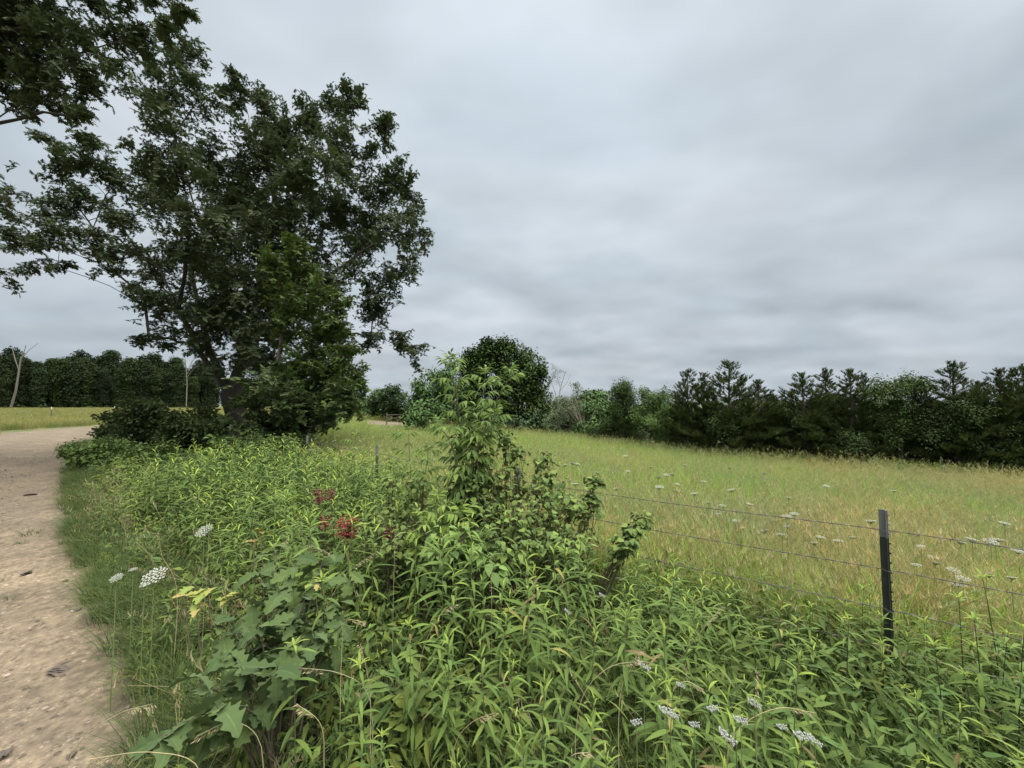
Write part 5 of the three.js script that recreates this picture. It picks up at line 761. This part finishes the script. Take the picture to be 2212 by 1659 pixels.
laceAt(252, 1248, 2.25, 0.030, 'small white wild carrot head closest to the road edge', 'wild carrots by the road', 0.4);
laceAt(288, 1230, 2.5, 0.022, 'tiny white wild carrot head behind the one nearest the road', 'wild carrots by the road');
laceAt(312, 1264, 2.2, 0.022, 'small round wild carrot bud under the large tilted head', 'wild carrots by the road');
{
  const near = [[682, 948, 7.2], [722, 952, 7], [743, 958, 6.8], [712, 972, 6.6], [672, 972, 7], [815, 1003, 5.6], [930, 967, 6], [947, 972, 6], [1186, 996, 6.2], [1220, 1004, 5.6], [1238, 1000, 5.7], [1246, 1002, 5.8], [1230, 1038, 4.6], [1243, 1045, 4.5], [1350, 985, 7], [1440, 1026, 6], [1452, 1024, 6], [1480, 1004, 6.4], [1357, 1018, 5.8], [1405, 1008, 6.6], [1422, 1030, 5.6], [1424, 1052, 4.6], [1464, 1060, 4.8], [1463, 1046, 5], [1620, 1089, 3.7], [1703, 1075, 4.0], [1700, 1115, 3.4], [1716, 1110, 3.5], [1560, 1092, 4.2], [1553, 1110, 4.0], [1590, 1125, 3.6], [1600, 1140, 3.5], [1650, 1146, 3.3], [1690, 1155, 3.3], [1700, 1137, 3.4], [1772, 1160, 3.0], [1810, 1168, 3.0], [1758, 1172, 3.1], [1840, 1160, 3.1], [1880, 1125, 3.4], [1990, 1180, 2.9], [2016, 1204, 2.75], [2075, 1170, 2.85], [2100, 1165, 2.8], [2140, 1170, 2.7], [2150, 1165, 2.9], [1980, 1220, 2.7], [2020, 1215, 2.75], [2060, 1232, 2.6], [2080, 1250, 2.5], [2130, 1240, 2.5], [2185, 1247, 2.4], [2070, 1262, 2.5], [1340, 1250, 2.5], [1500, 1066, 4.6], [1530, 1085, 4.3], [1580, 1058, 4.8], [1785, 1050, 4.8], [1930, 1060, 4.4], [2170, 1130, 3.2], [2200, 1190, 2.8], [1575, 1010, 7], [1650, 1022, 7], [1520, 1040, 6], [1330, 1055, 4.8], [1290, 1020, 6]];
  near.forEach(([x, y, D], k) => { const mid = x < 960; laceAt(x, y, D * (mid ? 1 : 1.12), (mid ? 0.045 : D > 4.4 ? 0.05 : 0.038) * (0.75 + 0.5 * ((k * 37 % 17) / 17)), mid ? 'white wild carrot head between the oak and the tall elder' : D > 4.4 ? 'white wild carrot head in the green meadow behind the fence' : 'white wild carrot head in the dry grass round the near fence post', mid ? 'wild carrots between oak and elder' : D > 4.4 ? 'wild carrots in the green meadow' : 'wild carrots round the near post'); });
  const r = rngOf(14), ms = [], cs = [];                               // far heads, too small to tell apart
  for (let k = 0; k < 420; k++) { const D = 24 + r() * 60, x = D * lerp(-1.35, -0.55, r()), z = -D, s = sOf(x, z), n = nOf(x, z); if (!(s - 38 > (n + 3.6) * 1.1 + 5)) continue; ms.push(mat4(V(x, ground(x, z) + 0.75 + r() * 0.25, z), 0, r() * 6, 0, 0.07 + r() * 0.05)); cs.push(WHITE); }
  tag(inst('far_blossoms', umbelGeo, M.flower, ms, cs), 'scattered white blossoms in the field across the road', 'flowers');
  // small white blossom sprigs
  const sprig = (() => { const acc = new Acc(), q = rngOf(4), dot = new THREE.CircleGeometry(1, 5); for (let k = 0; k < 34; k++) { const t = k / 34, c = V((q() - 0.5) * 0.03, (q() - 0.5) * 0.03, t * 0.085 - 0.04); for (let j = 0; j < 4; j++) acc.add(dot, mat4(c.clone().add(V((q() - 0.5) * 0.012, (q() - 0.5) * 0.01, (q() - 0.5) * 0.012)), q() * 6, q() * 6, 0, 0.0042), shade(col(0.38, 0.39, 0.37), q, 0.2, 0.02)); } return acc.geo(); })();
  const S = [[1375, 1560, 1.25], [1390, 1437, 1.5], [1470, 1480, 1.4], [1455, 1545, 1.25], [1440, 1535, 1.28], [1500, 1565, 1.22], [1570, 1590, 1.2], [1735, 1590, 1.2], [1760, 1600, 1.2], [1630, 1520, 1.3], [1300, 1285, 1.95], [1225, 1320, 1.8], [1540, 1530, 1.3], [1690, 1570, 1.22], [1600, 1555, 1.25]];
  S.forEach(([x, y, D], k) => { const t = P(x, y, D), b = V(t.x, ground(t.x, t.z), t.z), g = thing('white_blossom', k === 10 || k === 11 ? 'tiny white blossom sprig higher up in front of the vine mound' : 'small white blossom sprig in the weeds at the bottom below the near post', 'flower', b, k === 10 || k === 11 ? 'white sprigs before the mound' : 'white blossom sprigs at the bottom'), h = t.y - b.y; const s = part('stem', laceStem, M.stem, g); s.scale.set(0.7, h, 0.7); const f = part('flower_head', sprig, M.flower, g); f.scale.setScalar(0.3 + 0.25 * r()); f.position.y = h; f.rotation.set(0.5 + 0.4 * r(), 0.6 + r() * 1.2, 0); });
  // red fruit
  const berry = new THREE.IcosahedronGeometry(1, 0), F = [[752, 1140, 2.75, 0.085, 130, 'dense cluster of bright red fruit in the middle of the weeds', col(0.21, 0.032, 0.02)], [690, 1072, 3.5, 0.075, 60, 'dull red fruit cluster behind the bright red one', col(0.12, 0.035, 0.028)], [715, 1068, 3.5, 0.05, 34, 'small dull red fruit cluster beside the other dull one', col(0.12, 0.04, 0.028)], [838, 1152, 2.8, 0.05, 34, 'dark red fruit cluster between the bright red one and the leafy shrub', col(0.10, 0.022, 0.02)], [702, 1128, 2.9, 0.05, 30, 'red fruit cluster on a dark bent stem left of the bright one', col(0.16, 0.022, 0.022)]];
  const bi = new THREE.BufferGeometry(); bi.setAttribute('position', berry.attributes.position); bi.setIndex([...Array(berry.attributes.position.count).keys()]);
  F.forEach(([x, y, D, R, n, label, c], k) => { const q = rngOf(30 + k), t = P(x, y, D), b = V(t.x, ground(t.x, t.z), t.z), g = thing('red_fruit_plant', label, 'plant', b, 'red fruit clusters'), cen = t.clone().sub(b), stem = new Acc(), fr = new Acc(); stem.tube([V(0.04, 0, 0), V(0.05, cen.y * 0.5, 0.01), cen.clone().add(V(0, -R, 0))], [0.005, 0.004, 0.003], 5, col(0.06, 0.03, 0.025)); for (let j = 0; j < n; j++) { const d = V(q() - 0.5, (q() - 0.5) * 1.3, q() - 0.5).normalize().multiplyScalar(R * Math.cbrt(q())), p = cen.clone().add(d); fr.add(bi, mat4(p, q() * 3, q() * 3, 0, 0.0055 + q() * 0.003), shade(c, q, 0.3, 0.05)); stem.tube([cen.clone().add(V(0, -R * 0.9, 0)), cen.clone().add(d.clone().multiplyScalar(0.5)).add(V(0, -R * 0.2, 0)), p], [0.0014, 0.0011, 0.0009], 3, col(0.17, 0.05, 0.035)); } part('stem', stem.geo(), M.stem, g); part('fruit', fr.geo(), M.berry ??= matte({ rough: 0.45 }), g).userData.kind = 'stuff'; });
  // dry grass stalks that arch over the weeds
  const K = [[[848, 1403], [850, 1270], [854, 1146], 2.1], [[688, 1380], [740, 1250], [815, 1190], 2.0], [[605, 1260], [606, 1190], [622, 1160], 2.2], [[614, 1250], [660, 1180], [722, 1200], 2.15], [[1120, 1450], [1140, 1350], [1156, 1246], 2.0], [[1060, 1480], [1062, 1340], [1060, 1196], 1.95], [[795, 1500], [735, 1455], [640, 1442], 1.5], [[800, 1510], [790, 1440], [778, 1390], 1.6], [[1253, 1520], [1320, 1440], [1400, 1428], 1.45], [[1340, 1500], [1365, 1440], [1384, 1398], 1.45], [[1635, 1650], [1635, 1540], [1634, 1440], 1.3], [[1440, 1530], [1480, 1472], [1520, 1490], 1.4], [[1470, 1430], [1510, 1370], [1560, 1310], 1.9], [[1580, 1600], [1680, 1530], [1760, 1540], 1.3], [[430, 1660], [330, 1625], [190, 1640], 1.15], [[560, 1600], [500, 1560], [425, 1590], 1.3], [[380, 1260], [350, 1200], [342, 1150], 2.4], [[440, 1330], [448, 1230], [452, 1130], 2.5], [[905, 1440], [950, 1330], [985, 1305], 1.75], [[980, 1620], [1020, 1560], [1070, 1540], 1.35], [[700, 1660], [690, 1560], [640, 1520], 1.3], [[1230, 1655], [1240, 1630], [1275, 1625], 1.15], [[740, 1380], [750, 1340], [790, 1345], 1.7], [[150, 1640], [250, 1545], [330, 1520], 1.35]];
  K.forEach(([a, m, e, D], k) => {
    const q = rngOf(60 + k), A = P(...a, D + 0.05), root = V(A.x, ground(A.x, A.z), A.z), c = new THREE.CatmullRomCurve3([V(0, 0, 0), A.clone().sub(root), P(...m, D).sub(root), P(...e, D - 0.03).sub(root)]), pts = c.getPoints(16), tone = shade(col(0.40, 0.33, 0.19), q, 0.15, 0.08);
    const g = thing('grass_stalk', k < 8 || k > 15 ? 'dry straw-coloured grass stalk with nodding seeds above the weeds' : 'dry arching grass stalk low at the bottom of the verge', 'grass stalk', root, k < 8 || k > 15 ? 'dry stalks above the weeds' : 'dry stalks at the bottom'); part('stem', new Acc().tube(pts, pts.map((_, j) => 0.0017 * (1 - j / 28)), 4, tone).geo(), M.stem, g);
    const acc = new Acc(), sp = blade(1, lanceW(0.11), 2, 0.3, 0.5); for (let j = 0; j < 30; j++) { const t = 0.78 + 0.22 * j / 30, p = c.getPoint(t), T2 = c.getTangent(t); acc.add(sp, mat4(p.add(V((q() - 0.5) * 0.012, -0.008 * q(), (q() - 0.5) * 0.012)), 0.35 + q() * 0.6 - T2.y * 0.8, Math.atan2(T2.x, T2.z) + (q() - 0.5) * 1.1, q() * 3, 0.009 + q() * 0.009), shade(col(0.42, 0.36, 0.21), q, 0.2, 0.08)); }
    part('seed_head', acc.geo(), M.grass, g).userData.kind = 'stuff';
  });
}
// ---------------------------------------------------------------- things lying on the road
{
  const r = rngOf(17);
  const bits = [[52, 1600, 0.07, 'dark curled scrap of bark near the bottom edge of the road'], [195, 1608, 0.06, 'dark crumpled leaf by the road edge near the bottom'], [160, 1436, 0.11, 'flat brown scrap of bark at the middle of the near road'], [165, 1250, 0.05, 'small dark chip of bark on the road'], [80, 1066, 0.15, 'strip of dead litter across the road farther off'], [85, 1232, 0.09, 'low brown clod on the road near the small chip']];
  for (const [px, py, w, label] of bits) {
    const d = (py - 873) * 0.46293, D = EYE * FOCAL / d * 0.985, p = onGround(px, D); p.y = roadY(p.x, p.z) + 0.006; const g = thing('bark_scrap', label, 'bark', p, 'scraps on the road'); g.rotation.y = r() * 6;
    for (let k = 0; k < 4; k++) { const s = blade(w * (0.7 + r() * 0.6), (t) => w * 0.16 * (0.5 + Math.sin(t * 3 + r()) * 0.5 + 0.2 * r()), 6, (r() - 0.3) * 0.9, 0.5, (r() - 0.5) * 1.5), m = part('flake', s, M.bark ??= matte({ vertex: false, color: col(0.085, 0.068, 0.055) }), g); m.position.set((r() - 0.5) * w * 0.4, 0.004 + r() * 0.012, -w * 0.5 + (r() - 0.5) * w * 0.3); m.rotation.y = (r() - 0.5) * 0.9; }
  }
  { const D = EYE * FOCAL / ((1318 - 873) * 0.46293), p = onGround(188, D); p.y += 0.04; const g = blade(0.075, (t) => 0.03 * (0.8 + 0.4 * Math.sin(t * 7)), 6, -0.5, 0.35, 0.6); const m = part('litter_scrap', g, matte({ vertex: false, color: col(0.30, 0.40, 0.44), rough: 0.6 }), scene); m.position.copy(p); m.rotation.y = 1; tag(m, 'pale blue crumpled scrap of litter at the road edge', 'litter'); }
  const weed = tuft(31, 40, 0.10, 0.006, col(0.085, 0.125, 0.05), { rad: 0.09, lean: 1.2, bow: 0.6 });
  for (const [px, py, s, label] of [[80, 1150, 1.25, 'small grass tuft growing in the road'], [62, 1170, 0.7, 'tiny grass tuft beside the larger one in the road'], [45, 1290, 0.5, 'tiny weed sprout on the near road'], [3, 1340, 0.8, 'weed tuft at the picture edge on the road'], [30, 1250, 0.45, 'faint weed sprout on the road above the near one']]) { const D = EYE * FOCAL / ((py - 873) * 0.46293), p = onGround(px, D); p.y = roadY(p.x, p.z) - 0.01; const m = part('road_weed', weed, M.grass, scene); m.position.copy(p); m.scale.setScalar(s); m.rotation.y = px; tag(m, label, 'weed', 'weeds in the road'); }
}
scene.traverse((o) => { if (o.isMesh) { o.castShadow = true; o.receiveShadow = true; } });
renderer.render(scene, camera);
